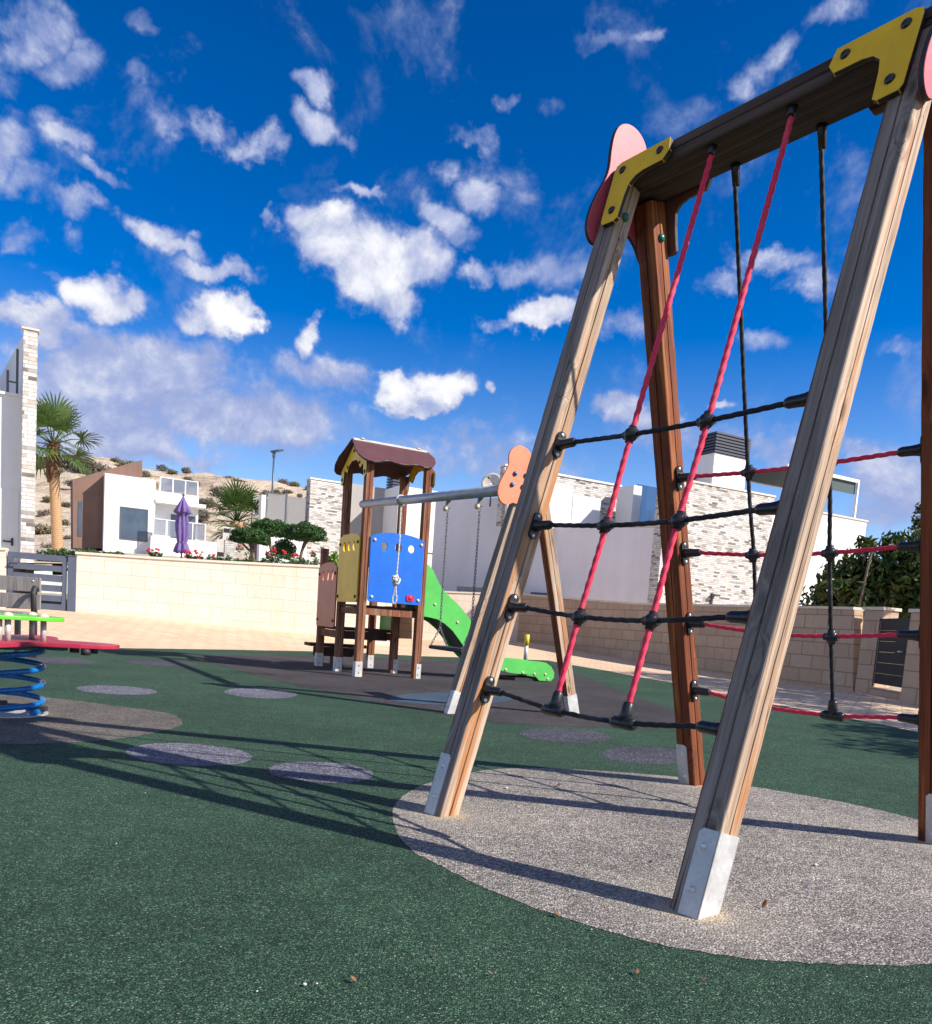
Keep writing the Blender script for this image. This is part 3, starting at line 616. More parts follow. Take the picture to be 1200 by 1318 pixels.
# garden terrace behind the left wall and slope up to the houses
tz = [onL(x, y) for x, y in [(-300, 706), (97, 716), (300, 728), (410, 733), (500, 738)]]
gt = MB(); rows = []
for p in tz:
    r = []
    for t, zz in ((0.3, 0), (5, 0.15), (14, 0.9), (32, 2.1), (45, 2.6)):
        r.append(V((p.x * (1 + t / 18), p.y + t, p.z - 0.15 + zz)))
    rows.append(r)
gt.add([p for r in rows for p in r], [(i * 5 + j, (i + 1) * 5 + j, (i + 1) * 5 + j + 1, i * 5 + j + 1) for i in range(4) for j in range(4)])
tag(gt.build('garden_ground', 'gravel'), kind='structure')
# the dry hill
ridge = [(-500, 500), (-200, 545), (0, 575), (60, 583), (140, 586), (185, 598), (235, 606), (265, 608), (300, 611), (340, 619), (400, 625), (480, 634), (560, 645), (700, 680), (900, 740), (1300, 800)]
def rdg(x):
    for (x0, y0), (x1, y1) in zip(ridge, ridge[1:]):
        if x0 <= x <= x1: return y0 + (y1 - y0) * (x - x0) / (x1 - x0)
hb = MB(); NX, NY = 150, 46; pts = []
def hillp(i, j):
    x = -500 + 1800 * i / NX; t = j / (NY - 1); yr = rdg(x)
    Y = 62 + 80 * t; yb = 735
    if t <= 0.86:
        s = t / 0.86; y = yb + (yr - yb) * (s ** 0.85)
    else: y = yr + (t - 0.86) * 500; 
    p = at(x, y, Y); a = min(1, s_amp(t))
    p.z += a * (noise.fractal(V((p.x * 0.07, p.y * 0.07, 3.1)), 0.8, 2.1, 6) * 1.35 - 0.2 - 0.5 * abs(noise.noise(V((p.x * .22, p.y * .22, 8)))))
    return p
def s_amp(t): return min(1.0, t * 3) * (0.55 if t > 0.75 else 1.0)
for i in range(NX + 1):
    for j in range(NY): pts.append(hillp(i, j))
hb.add(pts, [(i * NY + j, (i + 1) * NY + j, (i + 1) * NY + j + 1, i * NY + j + 1) for i in range(NX) for j in range(NY - 1)], 0, True)
tag(hb.build('hill', 'hill_earth', uv=False), kind='structure')

# ================================================================== foliage helpers
def leaf_quad(mb, p, nrm, L, W, up=None, mi=0, fold=0.0):
    nrm = nrm.normalized(); a = nrm.orthogonal().normalized(); ang = random.uniform(0, 2 * pi)
    d = a * cos(ang) + nrm.cross(a) * sin(ang); s = nrm.cross(d)
    mb.add([p - d * L * .5, p + s * W * .5 + nrm * fold, p + d * L * .5, p - s * W * .5 + nrm * fold], [(0, 1, 2, 3)], mi)
def rdir():
    while True:
        v = V((random.uniform(-1, 1), random.uniform(-1, 1), random.uniform(-1, 1)))
        if 0.05 < v.length < 1: return v.normalized()
def blob(mb, c, rx, ry, rz, n, L, W, lump=0.15, seed=0.0, shell=0.3, flatb=False):
    c = V(c)
    for i in range(n):
        d = rdir(); rr = 1 - shell * random.random() ** 1.6
        lf = 1 + lump * noise.noise(d * 2.6 + V((seed, seed * .7, 0))) * 1.8 + random.gauss(0, 0.02)
        p = c + V((d.x * rx, d.y * ry, (max(d.z, -0.55) if flatb else d.z) * rz)) * rr * lf
        leaf_quad(mb, p, d * 0.8 + rdir() * 0.8, L * random.uniform(.6, 1.3), W * random.uniform(.7, 1.2), fold=L * .1)
def limb(mb, a, b, r0, r1, n=6, bend=0.1, mi=0):
    a = V(a); b = V(b); m = rdir() * bend * (b - a).length
    pts = [a.lerp(b, t / n) + m * sin(pi * t / n) for t in range(n + 1)]
    mb.tube(pts, [r0 + (r1 - r0) * t / n for t in range(n + 1)], 8, mi)

# ---- walls
def wallrun(name, label, base, top, nrm, th, mat, cap='coping', group=None, seg=None):
    """base/top: matched points along the face; the run follows the slope of the street"""
    t = thing(name, label, 'wall', base[0], 0, group)
    o0 = base[0]; n = len(base); vs = []
    nn = V(nrm).normalized()
    for b_, t_ in zip(base, top):
        vs += [b_ - o0 - V((0, 0, .3)), t_ - o0, t_ - o0 - nn * th, b_ - o0 - nn * th - V((0, 0, .3))]
    fs = []
    for i in range(n - 1):
        a, b2 = i * 4, i * 4 + 4
        fs += [(a, b2, b2 + 1, a + 1), (a + 1, b2 + 1, b2 + 2, a + 2), (a + 2, b2 + 2, b2 + 3, a + 3)]
    fs += [(0, 1, 2, 3), ((n - 1) * 4 + 3, (n - 1) * 4 + 2, (n - 1) * 4 + 1, (n - 1) * 4)]
    MB().add(vs, fs).build('blockwork', mat, t)
    cp = MB(); cv = []; ch = 0.055
    for t_ in top:
        p = t_ - o0
        cv += [p + nn * .03 + V((0, 0, .003)), p + nn * .03 + V((0, 0, ch)), p - nn * (th + .03) + V((0, 0, ch)), p - nn * (th + .03) + V((0, 0, .003))]
    cf = []
    for i in range(n - 1):
        a, b2 = i * 4, i * 4 + 4
        for e in range(4): cf.append((a + e, b2 + e, b2 + (e + 1) % 4, a + (e + 1) % 4))
    cf += [(0, 1, 2, 3), ((n - 1) * 4 + 3, (n - 1) * 4 + 2, (n - 1) * 4 + 1, (n - 1) * 4)]
    cp.add(cv, cf).build('coping', cap, t)
    return t
LB = [(97, 785.5, 713.2), (200, 796, 720), (300, 806.5, 725.5), (410, 818, 730.6), (506, 827, 735)]
wallrun('block_wall', 'cream block garden wall in sun between the slatted gate and the play tower', [onL(x, y) for x, y, _ in LB], [onL(x, y) for x, _, y in LB], WLN, 0.24, 'cream_block')
wallrun('block_wall', 'short cream wall at the left picture edge, before the slatted gate', [onL(x, y) for x, y in ((-120, 779), (8, 783))], [onL(x, y) for x, y in ((-120, 702), (8, 708.5))], WLN, 0.24, 'cream_block')
MD = (MC - MA).normalized(); MN = V((MD.y, -MD.x, 0)).normalized()
onM = lambda x, y: onp(x, y, MA, MN)
wallrun('block_wall', 'low sunlit cream wall seen behind the green slide', [onM(x, y) for x, y in ((531, 824), (600, 824), (669, 823))], [onM(x, y) for x, y in ((531, 761.3), (600, 764), (669, 766.5))], MN, 0.24, 'cream_block')
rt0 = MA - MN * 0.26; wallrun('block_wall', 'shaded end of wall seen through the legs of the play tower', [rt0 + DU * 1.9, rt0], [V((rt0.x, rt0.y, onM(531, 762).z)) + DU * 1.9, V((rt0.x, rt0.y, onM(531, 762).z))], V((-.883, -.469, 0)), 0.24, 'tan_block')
rb = [MC] + [at(x, y, Y) for x, y, Y in ((754, 839.5, 23.6), (820, 851, 21.2), (925, 866.5, 18.25), (1020, 880, 16.2), (1104, 891.5, 14.8))]
RD = (rb[-1] - rb[0]); RD.z = 0; RD.normalize(); RN = V((RD.y, -RD.x, 0))
if RN.y > 0: RN = -RN
onR = lambda x, y, off=0.0: onp(x, y, MC + RN * off, RN)
RBP = [(666, 822.5, 765.5), (754, 839.5, 773.2), (820, 851, 778.5), (925, 867, 781), (1020, 880, 783), (1100, 891, 785)]
RBP[0] = (664.5, 822.2, 765.4)
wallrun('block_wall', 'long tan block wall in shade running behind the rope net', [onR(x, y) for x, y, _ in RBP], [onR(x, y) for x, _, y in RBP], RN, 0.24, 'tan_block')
def pier(name, label, p, wd, dp, h, mat, dirv):
    t = thing(name, label, 'pillar', p, atan2(dirv.y, dirv.x))
    MB().bb(0, wd, 0, dp, -.3, h).build('blockwork', mat, t, bevel=.01); MB().bb(-.03, wd + .03, -.03, dp + .03, h + .003, h + .06).build('coping', 'coping', t, bevel=.006); return t
RR = V((RD.x, RD.y, 0))
p0 = onR(1101, 891.5); h0 = onR(1101, 785).z - p0.z
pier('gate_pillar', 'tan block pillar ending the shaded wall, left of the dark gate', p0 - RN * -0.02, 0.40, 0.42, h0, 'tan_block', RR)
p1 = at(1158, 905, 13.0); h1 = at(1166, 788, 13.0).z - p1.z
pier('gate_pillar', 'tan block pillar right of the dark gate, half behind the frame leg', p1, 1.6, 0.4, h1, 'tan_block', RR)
# dark gate between the pillars
g0 = at(1121, 886, 14.55); g1 = at(1162, 894.5, 13.3); gd = V((g1.x - g0.x, g1.y - g0.y, 0)); gl = gd.length; gh = at(1129, 796, 14.55).z - g0.z
t = thing('slatted_gate', 'dark closed gate between two tan pillars at the right', 'gate', g0, atan2(gd.y, gd.x))
m_ = MB(); ns = 6
for i in range(ns): m_.bb(.05, gl - .05, .015, .045, .10 + i * (gh - .12) / ns, .10 + (i + .985) * (gh - .12) / ns)
m_.build('slat_panel', 'dark_gate', t, bevel=.004)
MB().bb(0, .05, 0, .06, .04, gh).bb(gl - .05, gl, 0, .06, .04, gh).bb(.04, gl - .04, .01, .05, gh - .03, gh - .001).build('gate_frame', 'dark_gate', t, bevel=.004)
MB().bb(-.05, gl + .05, -.02, .2, -.25, .035).build('threshold', 'tan_block', t)
MB().cyl((gl - .16, .0, gh * .55), (gl - .16, -.05, gh * .55), .012).bb(gl - .25, gl - .14, -.06, -.045, gh * .55 - .012, gh * .55 + .012).build('handle', 'galvanised', t)
# blue-grey slatted gate at the left
a0 = onL(9, 778); a1 = onL(86, 776); gz = onL(9, 709.5).z; zb = onL(40, 788).z + .05; gw = (a1 - a0).length - .02
a0.z = zb; t = thing('slatted_gate', 'blue grey slatted metal gate at the left end of the cream wall', 'gate', a0, atan2(WLD.y, WLD.x))
gh = gz - zb; m_ = MB(); fr = MB()
fr.bb(0, .10, 0, .05, 0, gh).bb(gw - .09, gw, 0, .05, 0, gh).bb(.1, gw - .09, 0, .05, gh - .13, gh).bb(.1, gw - .09, 0, .05, 0, .16)
fr.build('gate_frame', 'gate_grey', t, bevel=.004)
k_ = [(.16, .30), (.36, .50), (.55, .68), (.73, .88)]; hs_ = gh - .29
for a_, b_ in [(.06, .20), (.29, .44), (.52, .68), (.76, .90)]: m_.bb(.102, gw - .092, .01, .04, .16 + hs_ * a_, .16 + hs_ * b_)
m_.build('slat_panel', 'gate_grey', t, bevel=.003)
MB().cyl((.06, 0, gh * .80), (.06, -.07, gh * .80), .014).bb(.05, .20, -.085, -.06, gh * .80 - .012, gh * .80 + .012).build('handle', 'edge_black', t)
q0 = onL(86.5, 776, 0.0); q0.z = zb
t2 = thing('gate_post', 'blue grey metal gate post against the end of the cream wall', 'post', q0, atan2(WLD.y, WLD.x))
MB().bb(.0, .17, -.03, .14, 0, gh + .01).build('post', 'gate_grey', t2, bevel=.004); MB().bb(-.01, .18, -.04, .15, gh + .012, gh + .03).build('cap', 'gate_grey', t2)
MB().bb(-gw, .17, -.05, .2, -.3, -.004).build('threshold', 'coping', t2)

# ================================================================== buildings
def facing(d): return atan2(d.y, d.x)
# ---- tall house at the left edge
Yb = 21.5
e0 = at(33, 706, Yb); zt = at(24.5, 423.5, Yb).z; zg = 0.6
t = thing('house', 'tall white house with a stone clad pier, at the left picture edge', 'house', V((e0.x, e0.y, zg)), facing(DV))
pw = (at(51, 706, Yb).x - e0.x) * .86; H = zt - zg
MB().bb(-.12, pw - .12, 0, .30, 0, H).build('stone_pier', 'pier_stone', t)
fin = MB(); fd = V((-.147, .989, 0))
fin.prism([(0, 0), (9, 0), (9, H), (0, H)], V((-.10, .30, 0)), fd, ZV, .22)
fin.build('side_wall', 'white_render', t)
MB().bb(-.16, pw - .08, -.04, .34, H + .003, H + .05).build('coping', 'coping', t)
zs = at(10, 506, Yb).z - zg
MB().bb(-9, -.125, .52, 1.4, 0, zs).build('facade', 'white_render', t)
MB().bb(-9, -.125, .44, 1.4, zs + .003, zs + .07).build('balcony_slab', 'white_render', t)
dz = at(20, 697, Yb).z - zg
d_ = MB(); d_.bb(-1.05, -.20, .495, .515, 0, at(10, 628, Yb).z - zg); dd = d_.build('door', 'white_render', t)
MB().bb(-.36, -.31, .46, .494, dz - .10, dz + .10).bb(-.56, -.33, .45, .47, dz - .02, dz + .02).build('handle', 'edge_black', dd)
MB().bb(-.30, -.24, .55, .61, zs + .09, zs + 1.25).bb(-.52, -.46, .55, .61, zs + .09, zs + .66).bb(-.47, -.29, .57, .59, zs + .36, zs + .40).build('railing', 'frame_grey', t)
MB().bb(-9, -1.2, 5.9, 5.93, zs + .09, H * .99).build('glass_screen', 'blue_glass', t)
# ---- white house on the slope
HY = 50.0; hp = at(133, 703, HY); zg = 3.1
t = thing('house', 'white cubic house with brown wedge roof on the slope behind the parasol', 'house', V((hp.x, hp.y, zg)), facing(DV))
hn = -DU; hloc = lambda x, y, off=0.0: (lambda P: ((P - hp).dot(DV), P.z - zg))(onp(x, y, hp + hn * off, hn))
x1, zt1 = hloc(201, 617); _, ztop = hloc(133, 609.5); xe, ze = hloc(259, 637)
MB().bb(0, x1, 0, 7, 0, ztop).build('main_block', 'white_render', t)
MB().bb(x1 + .003, xe, .9, 7, 0, ze).build('side_block', 'white_render', t)
_, zsl = hloc(230, 648); xs, _ = hloc(265, 650)
MB().bb(x1 + .003, xs, -.1, .9, zsl - .10, zsl + .12).build('canopy', 'white_render', t)
def win(parent, x0, x1_, z0, z1, y=0.0, bars=0):
    f = MB(); fw = .07
    f.bb(x0, x0 + fw, y - .03, y + .02, z0, z1).bb(x1_ - fw, x1_, y - .03, y + .02, z0, z1).bb(x0 + fw, x1_ - fw, y - .03, y + .02, z1 - fw, z1).bb(x0 + fw, x1_ - fw, y - .03, y + .02, z0, z0 + fw)
    for b_ in range(bars):
        xx = x0 + (x1_ - x0) * (b_ + 1) / (bars + 1); f.bb(xx - .03, xx + .03, y - .025, y + .02, z0 + fw, z1 - fw)
    w_ = f.build('window', 'frame_grey', parent)
    MB().bb(x0 + fw, x1_ - fw, y - .012, y + .012, z0 + fw, z1 - fw).build('pane', 'window_dark', w_)
wx0, wz0 = hloc(153.5, 694); wx1, wz1 = hloc(191, 656)
win(t, wx0, wx1, wz0, wz1)
wx0, wz0 = hloc(215, 697); wx1, wz1 = hloc(255, 664); win(t, wx0 + .3, wx1, wz0, wz1, .9, 2)
lx0, lz0 = hloc(194, 706); lx1, lz1 = hloc(282, 700)
MB().bb(x1 - .3, lx1, -.9, .88, 0, lz1).build('terrace', 'white_render', t)
r = MB(); g_ = MB(); gx0, gz0 = hloc(195, 697); gx1, gz1 = hloc(262, 676)
for i in range(5):
    xx = gx0 + (gx1 - gx0) * i / 4; r.bb(xx - .03, xx + .03, -.86, -.80, lz1, gz1)
    if i < 4: g_.bb(xx + .05, xx + (gx1 - gx0) / 4 - .05, -.84, -.82, lz1 + .08, gz1 - .05)
r.bb(gx0, gx1, -.85, -.81, gz1 - .04, gz1 + .01); rr_ = r.build('railing', 'white_metal', t); g_.build('glass_panel', 'rail_glass', rr_)
r = MB(); g_ = MB(); ux0, uz0 = hloc(202, 634); ux1, uz1 = hloc(258, 620)
for i in range(4):
    xx = ux0 + .3 + (ux1 - ux0 - .3) * i / 3; r.bb(xx - .035, xx + .035, .96, 1.02, ze, ze + .95)
    if i < 3: g_.bb(xx + .04, xx + (ux1 - ux0 - .3) / 3 - .04, .98, 1.0, ze + .04, ze + .9)
r.bb(ux0 + .3, ux1, .97, 1.01, ze + .90, ze + .951); rr_ = r.build('roof_railing', 'white_metal', t); g_.build('glass_panel', 'rail_glass', rr_)
bo = [hloc(x, y, -1.2) for x, y in ((94, 706), (93.5, 617), (183, 592), (184, 640), (184, 706))]
bq = MB(); bq.prism([(a_, max(b_, 0)) for a_, b_ in bo], V((0, 7.0, 0)), V((1, 0, 0)), ZV, 5.8)   # thickness runs towards the front
bwall = bq.build('brown_wing', 'brown_clad', t)
s0 = hloc(100, 690, -1.2); s1 = hloc(103, 645, -1.2)
MB().bb(s0[0], s0[0] + .22, 1.17, 1.25, s0[1], s1[1]).build('slot_window', 'window_dark', t)
cx_, cz_ = hloc(152, 612); MB().cyl((cx_, 1.6, ztop), (cx_, 1.6, ztop + .55), .28).build('flue', 'white_metal', t)
MB().bb(-.02, x1 + .02, -.02, 7.02, ztop + .003, ztop + .05).build('coping', 'white_render', t)
# ---- middle house: stone wall, grey block, white pier behind the tower
MY = 31.0; mp = at(396, 700, MY); zg = 1.2
mloc = lambda x, y, off=0.0: (lambda P: ((P - mp).dot(DV), P.z - zg))(onp(x, y, mp - DU * off, -DU))
t = thing('house', 'low house with a stone clad wall seen left of and through the play tower', 'house', V((mp.x, mp.y, zg)), facing(DV))
zA = mloc(397, 616)[1]; xB = mloc(447, 640)[0]
MB().bb(0, xB, 0, .5, 0, zA).build('stone_wall', 'ledge_stone', t)
MB().bb(-.03, xB + .03, -.03, .53, zA + .003, zA + .06).build('coping', 'white_render', t)
xC, zC = mloc(514, 634, -1.0); MB().bb(xB + .003, xC, .52, 6, 0, zC).build('grey_wall', 'grey_render', t)
xD, zD = mloc(535, 628, 1.0); xC2 = mloc(513, 640, 1.0)[0]
MB().bb(xC2, mloc(563, 640, 1.0)[0], -1.0, 4, 0, zD).build('white_block', 'white_render', t)
MB().bb(mloc(545, 700, 1.06)[0], mloc(563, 700, 1.06)[0], -1.06, -1.003, mloc(550, 707, 1.06)[1] - .12, mloc(550, 707, 1.06)[1]).build('sill', 'white_render', t)
cx0 = mloc(519, 620, 1.0)[0]; cx1_ = mloc(532.5, 620, 1.0)[0]; czt = mloc(526, 607, 1.0)[1]
ch = MB().bb(cx0, cx1_, 0, .6, zD - .2, zD + .05).build('chimney', 'white_render', t)
m_ = MB()
for i in range(6): m_.bb(cx0 - .05, cx1_ + .05, -.05, .65, zD + .08 + i * .11, zD + .15 + i * .11)
m_.bb(cx0 + .05, cx1_ - .05, .05, .55, zD + .05, zD + .75); m_.build('louvre', 'louvre', ch)
x0_, z0_ = mloc(341, 676, 0); x1_, z1_ = mloc(392, 641, 0)
MB().bb(mloc(334.5, 676)[0], mloc(340, 676)[0], -.1, .3, 0, mloc(337, 637)[1]).bb(x0_, -.01, 0, .25, 0, z0_).build('parapet', 'white_render', t)
m_ = MB(); w2 = (-.06 - x0_ - .05) / 2
for i in range(2): m_.bb(x0_ + .08 + i * w2, x0_ + (i + 1) * w2 - .02, .06, .09, z0_ + .02, z1_)
gg = m_.build('glass_screen', 'smoke_glass', t); MB().bb(x0_ + .04, x0_ + w2, .05, .10, z1_ + .012, z1_ + .04).bb(x0_ + w2 - .015, x0_ + w2 + .045, .04, .11, z0_, z1_ + .1).bb(x0_ - .02, x0_ + .05, .04, .11, z0_, z1_ + .04).build('post', 'frame_grey', gg)
MB().bb(mloc(341, 676)[0], 0, 2.2, 2.4, 0, mloc(380, 636)[1]).build('back_wall', 'grey_render', t)
# ---- big house at the right: shaded side, stone fin with chimney
SY = 25.0; sp = at(848, 740, SY); zg = 0.2
t = thing('house', 'large house with stone clad chimney wall and shaded side, behind the rope net', 'house', V((sp.x, sp.y, zg)), facing(DV))
sloc = lambda x, y, off=0.0: (lambda P: ((P - sp).dot(DV), P.z - zg))(onp(x, y, sp - DU * off, -DU))
xR = sloc(991, 700)[0]; z_l = sloc(846, 612.5)[1]; z_r = sloc(991, 639)[1]
print('stone top', z_l, z_r, xR)
zt = (z_l + z_r) / 2
sw = MB(); sw.prism([(0, 0), (xR, 0), (xR, z_r), (0, z_l)], V((0, .45, 0)), V((1, 0, 0)), ZV, .45)
sw.build('stone_wall', 'ledge_stone', t)
cp_ = MB(); cp_.prism([(-.03, z_l + .004), (xR + .03, z_r + .004), (xR + .03, z_r + .06), (-.03, z_l + .06)], V((0, .48, 0)), V((1, 0, 0)), ZV, .51); cp_.build('coping', 'coping', t)
c0, cz = sloc(915.5, 621, -.5); c1, _ = sloc(958, 621, -.5); _, cb = sloc(930, 585, -.5); _, ctp = sloc(930, 557, -.5)
ch = MB().bb(c0, c1, .46, 1.15, 0, cb).build('chimney', 'white_render', t)
m_ = MB(); nl = 7
for i in range(nl): m_.bb(c0 - .05, c1 + .05, .41, 1.2, cb + .02 + i * (ctp - cb) / nl, cb + .02 + (i + .62) * (ctp - cb) / nl)
m_.bb(c0 + .06, c1 - .06, .52, 1.1, cb + .003, ctp - .05); m_.build('louvre', 'louvre', ch)
# outside lamp on the stone wall
lx, lz = sloc(916, 768); m_ = MB(); m_.bb(lx - .03, lx + .03, -.06, -.001, lz - .3, lz + .12).bb(lx - .06, lx + .2, -.2, -.06, lz + .02, lz + .09)
m_.build('wall_lamp', 'lamp_grey', t, bevel=.01)
# white rear block and pergola
wx1, wz1 = sloc(1116, 672, -1.0); MB().bb(xR - .3, wx1, 1.0, 6, 0, wz1).build('rear_block', 'white_render', t)
MB().bb(xR - .34, wx1 + .04, .96, 6.04, wz1 + .003, wz1 + .06).build('rear_coping', 'coping', t)
p_ = MB(); px0 = sloc(1010, 640, -1.1)[0]; px1, pzt = sloc(1107, 622, -1.1); _, pz0 = sloc(1103, 668, -1.1)
p_.bb(px1 - .08, px1, 1.1, 1.18, wz1, pzt).bb(px0, px1, 1.1, 1.18, pzt + .002, pzt + .12).bb(px1 - .08, px1, 1.18, 3.9, pzt + .002, pzt + .12).bb(px1 - .08, px1, 3.9, 3.98, wz1, pzt + .12).bb(px0, px1 - .08, 3.9, 3.98, pzt + .002, pzt + .12)
pg = p_.build('pergola', 'white_metal', t); MB().bb(px0 + .1, px1 - .1, 1.2, 3.88, pzt + .03, pzt + .07).bb(px0 + .1, px1 - .1, 1.19, 1.21, pzt - .42, pzt + .03).build('awning', 'awning', pg)
# shaded side wall (ground floor) and the taller end
sd = V((-.815, .579, 0)); s0 = V(sp) + DU * .38 + DV * .02; sn = V((-.579, -.815, 0))
gloc = lambda x, y: (lambda P: ((P - s0).dot(sd), P.z - zg))(onp(x, y, s0, sn))
inv = Matrix.Rotation(-facing(DV), 3, 'Z'); L0 = inv @ V((s0.x - sp.x, s0.y - sp.y, 0)); Lsd = inv @ sd
ga, gza = gloc(837, 679.5); gb, gzb = gloc(664, 677); gc, gzc = gloc(561, 644)
print('side', ga, gza, gb, gzb, gc, gzc)
m_ = MB(); m_.prism([(0, 0), (gb, 0), (gb, gzb), (0, gza)][::-1], L0, Lsd, ZV, -.3 if False else .3); m_.build('side_wall', 'shaded_white_render', t)
m_ = MB(); m_.prism([(-.02, gza + .004), (gb, gzb + .004), (gb, gzb + .06), (-.02, gza + .06)][::-1], L0 - V((0, .03, 0)), Lsd, ZV, .36); m_.build('side_coping', 'coping', t)
m_ = MB(); m_.prism([(gb + .003, 0), (gc, 0), (gc, gzc), (gb + .003, gzc)][::-1], L0, Lsd, ZV, .3); m_.build('end_wall', 'shaded_white_render', t)
# upper storey: stone parapet, white panels, pier, glass
uo = -4.2; ux0, uzl = sloc(650, 601, uo); ux1, uzr = sloc(800, 627, uo); uxm = sloc(723, 613, uo)
m_ = MB(); m_.prism([(ux0, 3.9), (ux1, 3.9), (ux1, uzr), (uxm[0], uxm[1]), (ux0, uxm[1])], V((0, 4.5, 0)), V((1, 0, 0)), ZV, .3); m_.build('upper_wall', 'ledge_stone', t)
m_ = MB(); m_.prism([(ux0, uxm[1] + .004), (uxm[0], uxm[1] + .004), (ux1, uzr + .004), (ux1, uzr + .07), (uxm[0], uxm[1] + .07), (ux0, uxm[1] + .07)], V((0, 4.54, 0)), V((1, 0, 0)), ZV, .38); m_.build('upper_coping', 'white_render', t)
ax0, azt = sloc(655, 633, -3.6); ax1, azr = sloc(774, 642, -3.6); amid = sloc(738, 637, -3.6)[0]
MB().bb(ax0, amid - .02, 3.6, 3.75, 3.95, azr + .25).build('white_panel', 'white_render', t); MB().bb(amid + .02, ax1, 3.6, 3.75, 3.95, azr).build('white_panel', 'white_render', t)
bx0, bz = sloc(802, 671, -3.0); bx1, bzt = sloc(827, 626, -3.0); MB().bb(bx0 + .35, bx1, 3.0, 3.9, 3.6, bzt).build('upper_pier', 'white_render', t)
fx1 = sloc(846, 650, -3.0)[0]; MB().bb(bx1 + .02, fx1 + .6, 3.3, 3.33, 3.6, bzt + .12).build('glass_screen', 'blue_glass', t)
MB().bb(bx1 + .4, fx1 + 1.2, 1.2, 1.3, bzt + .1, bzt + .18).build('roof_edge', 'white_metal', t)
# low dark strips (garden furniture rail) on the wall top
for a_, b_, y_ in ((588, 632, 757.5), (683, 757, 765)):
    pA = at(a_, y_, 27.5 if a_ < 640 else 27.6); pB = at(b_, y_ + (b_ - a_) * .06, 27.5 if a_ < 640 else 27.4)
    m_ = MB().bar(V((0, 0, 0)), pB - pA, .12, .16); m_.tube([V((0.1, 0, -.35)), V((.1, 0, 0))], .03, 8); m_.tube([(pB - pA) * .95 + V((0, 0, -.35)), (pB - pA) * .95], .03, 8)
    tag(m_.build('planter_rail', 'lamp_grey', None, pA), 'dark rail above the low sunlit cream wall, beside the slide' if a_ < 640 else 'dark rail above the shaded tan wall, behind the rear swing leg', 'rail')
# satellite dish on the roof edge
dp_ = at(633, 622, 28.4)
t = thing('satellite_dish', 'round white satellite dish on the roof behind the orange plate', 'satellite dish', dp_ - V((0, 0, .5)))
m_ = MB(); R = .36; vs = []; nr = 5; ns = 20; dn = V((-.25, -.93, .27)).normalized(); xx = dn.orthogonal().normalized(); yy = dn.cross(xx)
for i in range(nr + 1):
    for j in range(ns): rr = R * i / nr; vs.append(V((0, 0, .5)) + (xx * cos(2 * pi * j / ns) + yy * sin(2 * pi * j / ns)) * rr + dn * (rr * rr * .55))
m_.add(vs, [(i * ns + j, (i + 1) * ns + j, (i + 1) * ns + (j + 1) % ns, i * ns + (j + 1) % ns) for i in range(nr) for j in range(ns)], 0, True)
dsh = m_.build('dish', 'pale_stone', t); sm_ = dsh.modifiers.new('thick', 'SOLIDIFY'); sm_.thickness = .03
MB().tube([(0, 0, -.3), (0, .05, .4)], .03, 8).build('mast', 'lamp_grey', t)
MB().tube([V((0, 0, .5)) - yy * R, V((0, 0, .5)) + dn * .42, V((0, 0, .5)) + yy * R], .012, 6).ball(V((0, 0, .5)) + dn * .42, .05).build('feed_arm', 'lamp_grey', t)

# ================================================================== garden things
def lampthing():
    b_ = at(349.5, 660, 60); tz_ = at(350.5, 580, 60).z
    t = thing('street_lamp', 'grey street lamp with a flat head in front of the dry hill', 'street lamp', b_ - V((0, 0, 2)))
    h = tz_ - b_.z + 2
    MB().tube([(0, 0, 0), (0, 0, h * .5), (0, 0, h - .1)], [.10, .085, .065], 12).build('pole', 'lamp_grey', t)
    hd = MB(); hd.prism([(-.25, -.14), (.4, -.2), (.75, -.06), (.75, .06), (.4, .2), (-.25, .14)], V((0, 0, h - .1)), V((.95, 0, .2)), V((0, 1, 0)), .12); hd.tube([(0, 0, h - .5), (0, 0, h - .1)], .12, 12)
    hd.build('lamp_head', 'lamp_grey', t, bevel=.02)
lampthing()
def parasol():
    Y = 25.0; tp = at(235.5, 637, Y); b_ = at(233.5, 716, Y); g0 = b_.z - .35
    t = thing('parasol', 'closed purple parasol standing behind the cream wall', 'parasol', V((b_.x, b_.y, g0)))
    H = tp.z - g0; 
    MB().tube([(0, 0, 0), (0, 0, H - .03)], .025, 10).ball((0, 0, H), .045).build('pole', 'frame_grey', t)
    MB().tube([(0, 0, 0), (0, 0, .07), (0, 0, .075)], [.28, .28, .05], 20).build('base', 'frame_grey', t)
    prof = [(0.985, .02), (.93, .07), (.85, .15), (.765, .235), (.755, .21), (.73, .13), (.68, .155), (.60, .18), (.5, .175), (.42, .15), (.37, .135), (.345, .115), (.32, .15), (.25, .20), (.21, .215), (.20, .16)]
    vs = []; n = 48
    for (f, r) in prof:
        for j in range(n):
            a = 2 * pi * j / n; fold = 1 + (.20 * cos(8 * a + f * 3) + .10 * cos(5 * a - f * 9) + .06 * sin(13 * a)) * (1 if f < .9 else .4)
            vs.append(V((cos(a) * r * fold, sin(a) * r * fold, f * H + .02 * cos(8 * a) * (1 if f < .8 else 0))))
    MB().add(vs, [(i * n + j, i * n + (j + 1) % n, (i + 1) * n + (j + 1) % n, (i + 1) * n + j) for i in range(len(prof) - 1) for j in range(n)], 0, True).build('canopy', 'parasol_cloth', t)
    MB().tube([V((cos(a) * .125, sin(a) * .125, .345 * H)) for a in [2 * pi * i / 20 for i in range(20)]], .018, 8, closed=True).build('tie_strap', 'parasol_cloth', t)
parasol()
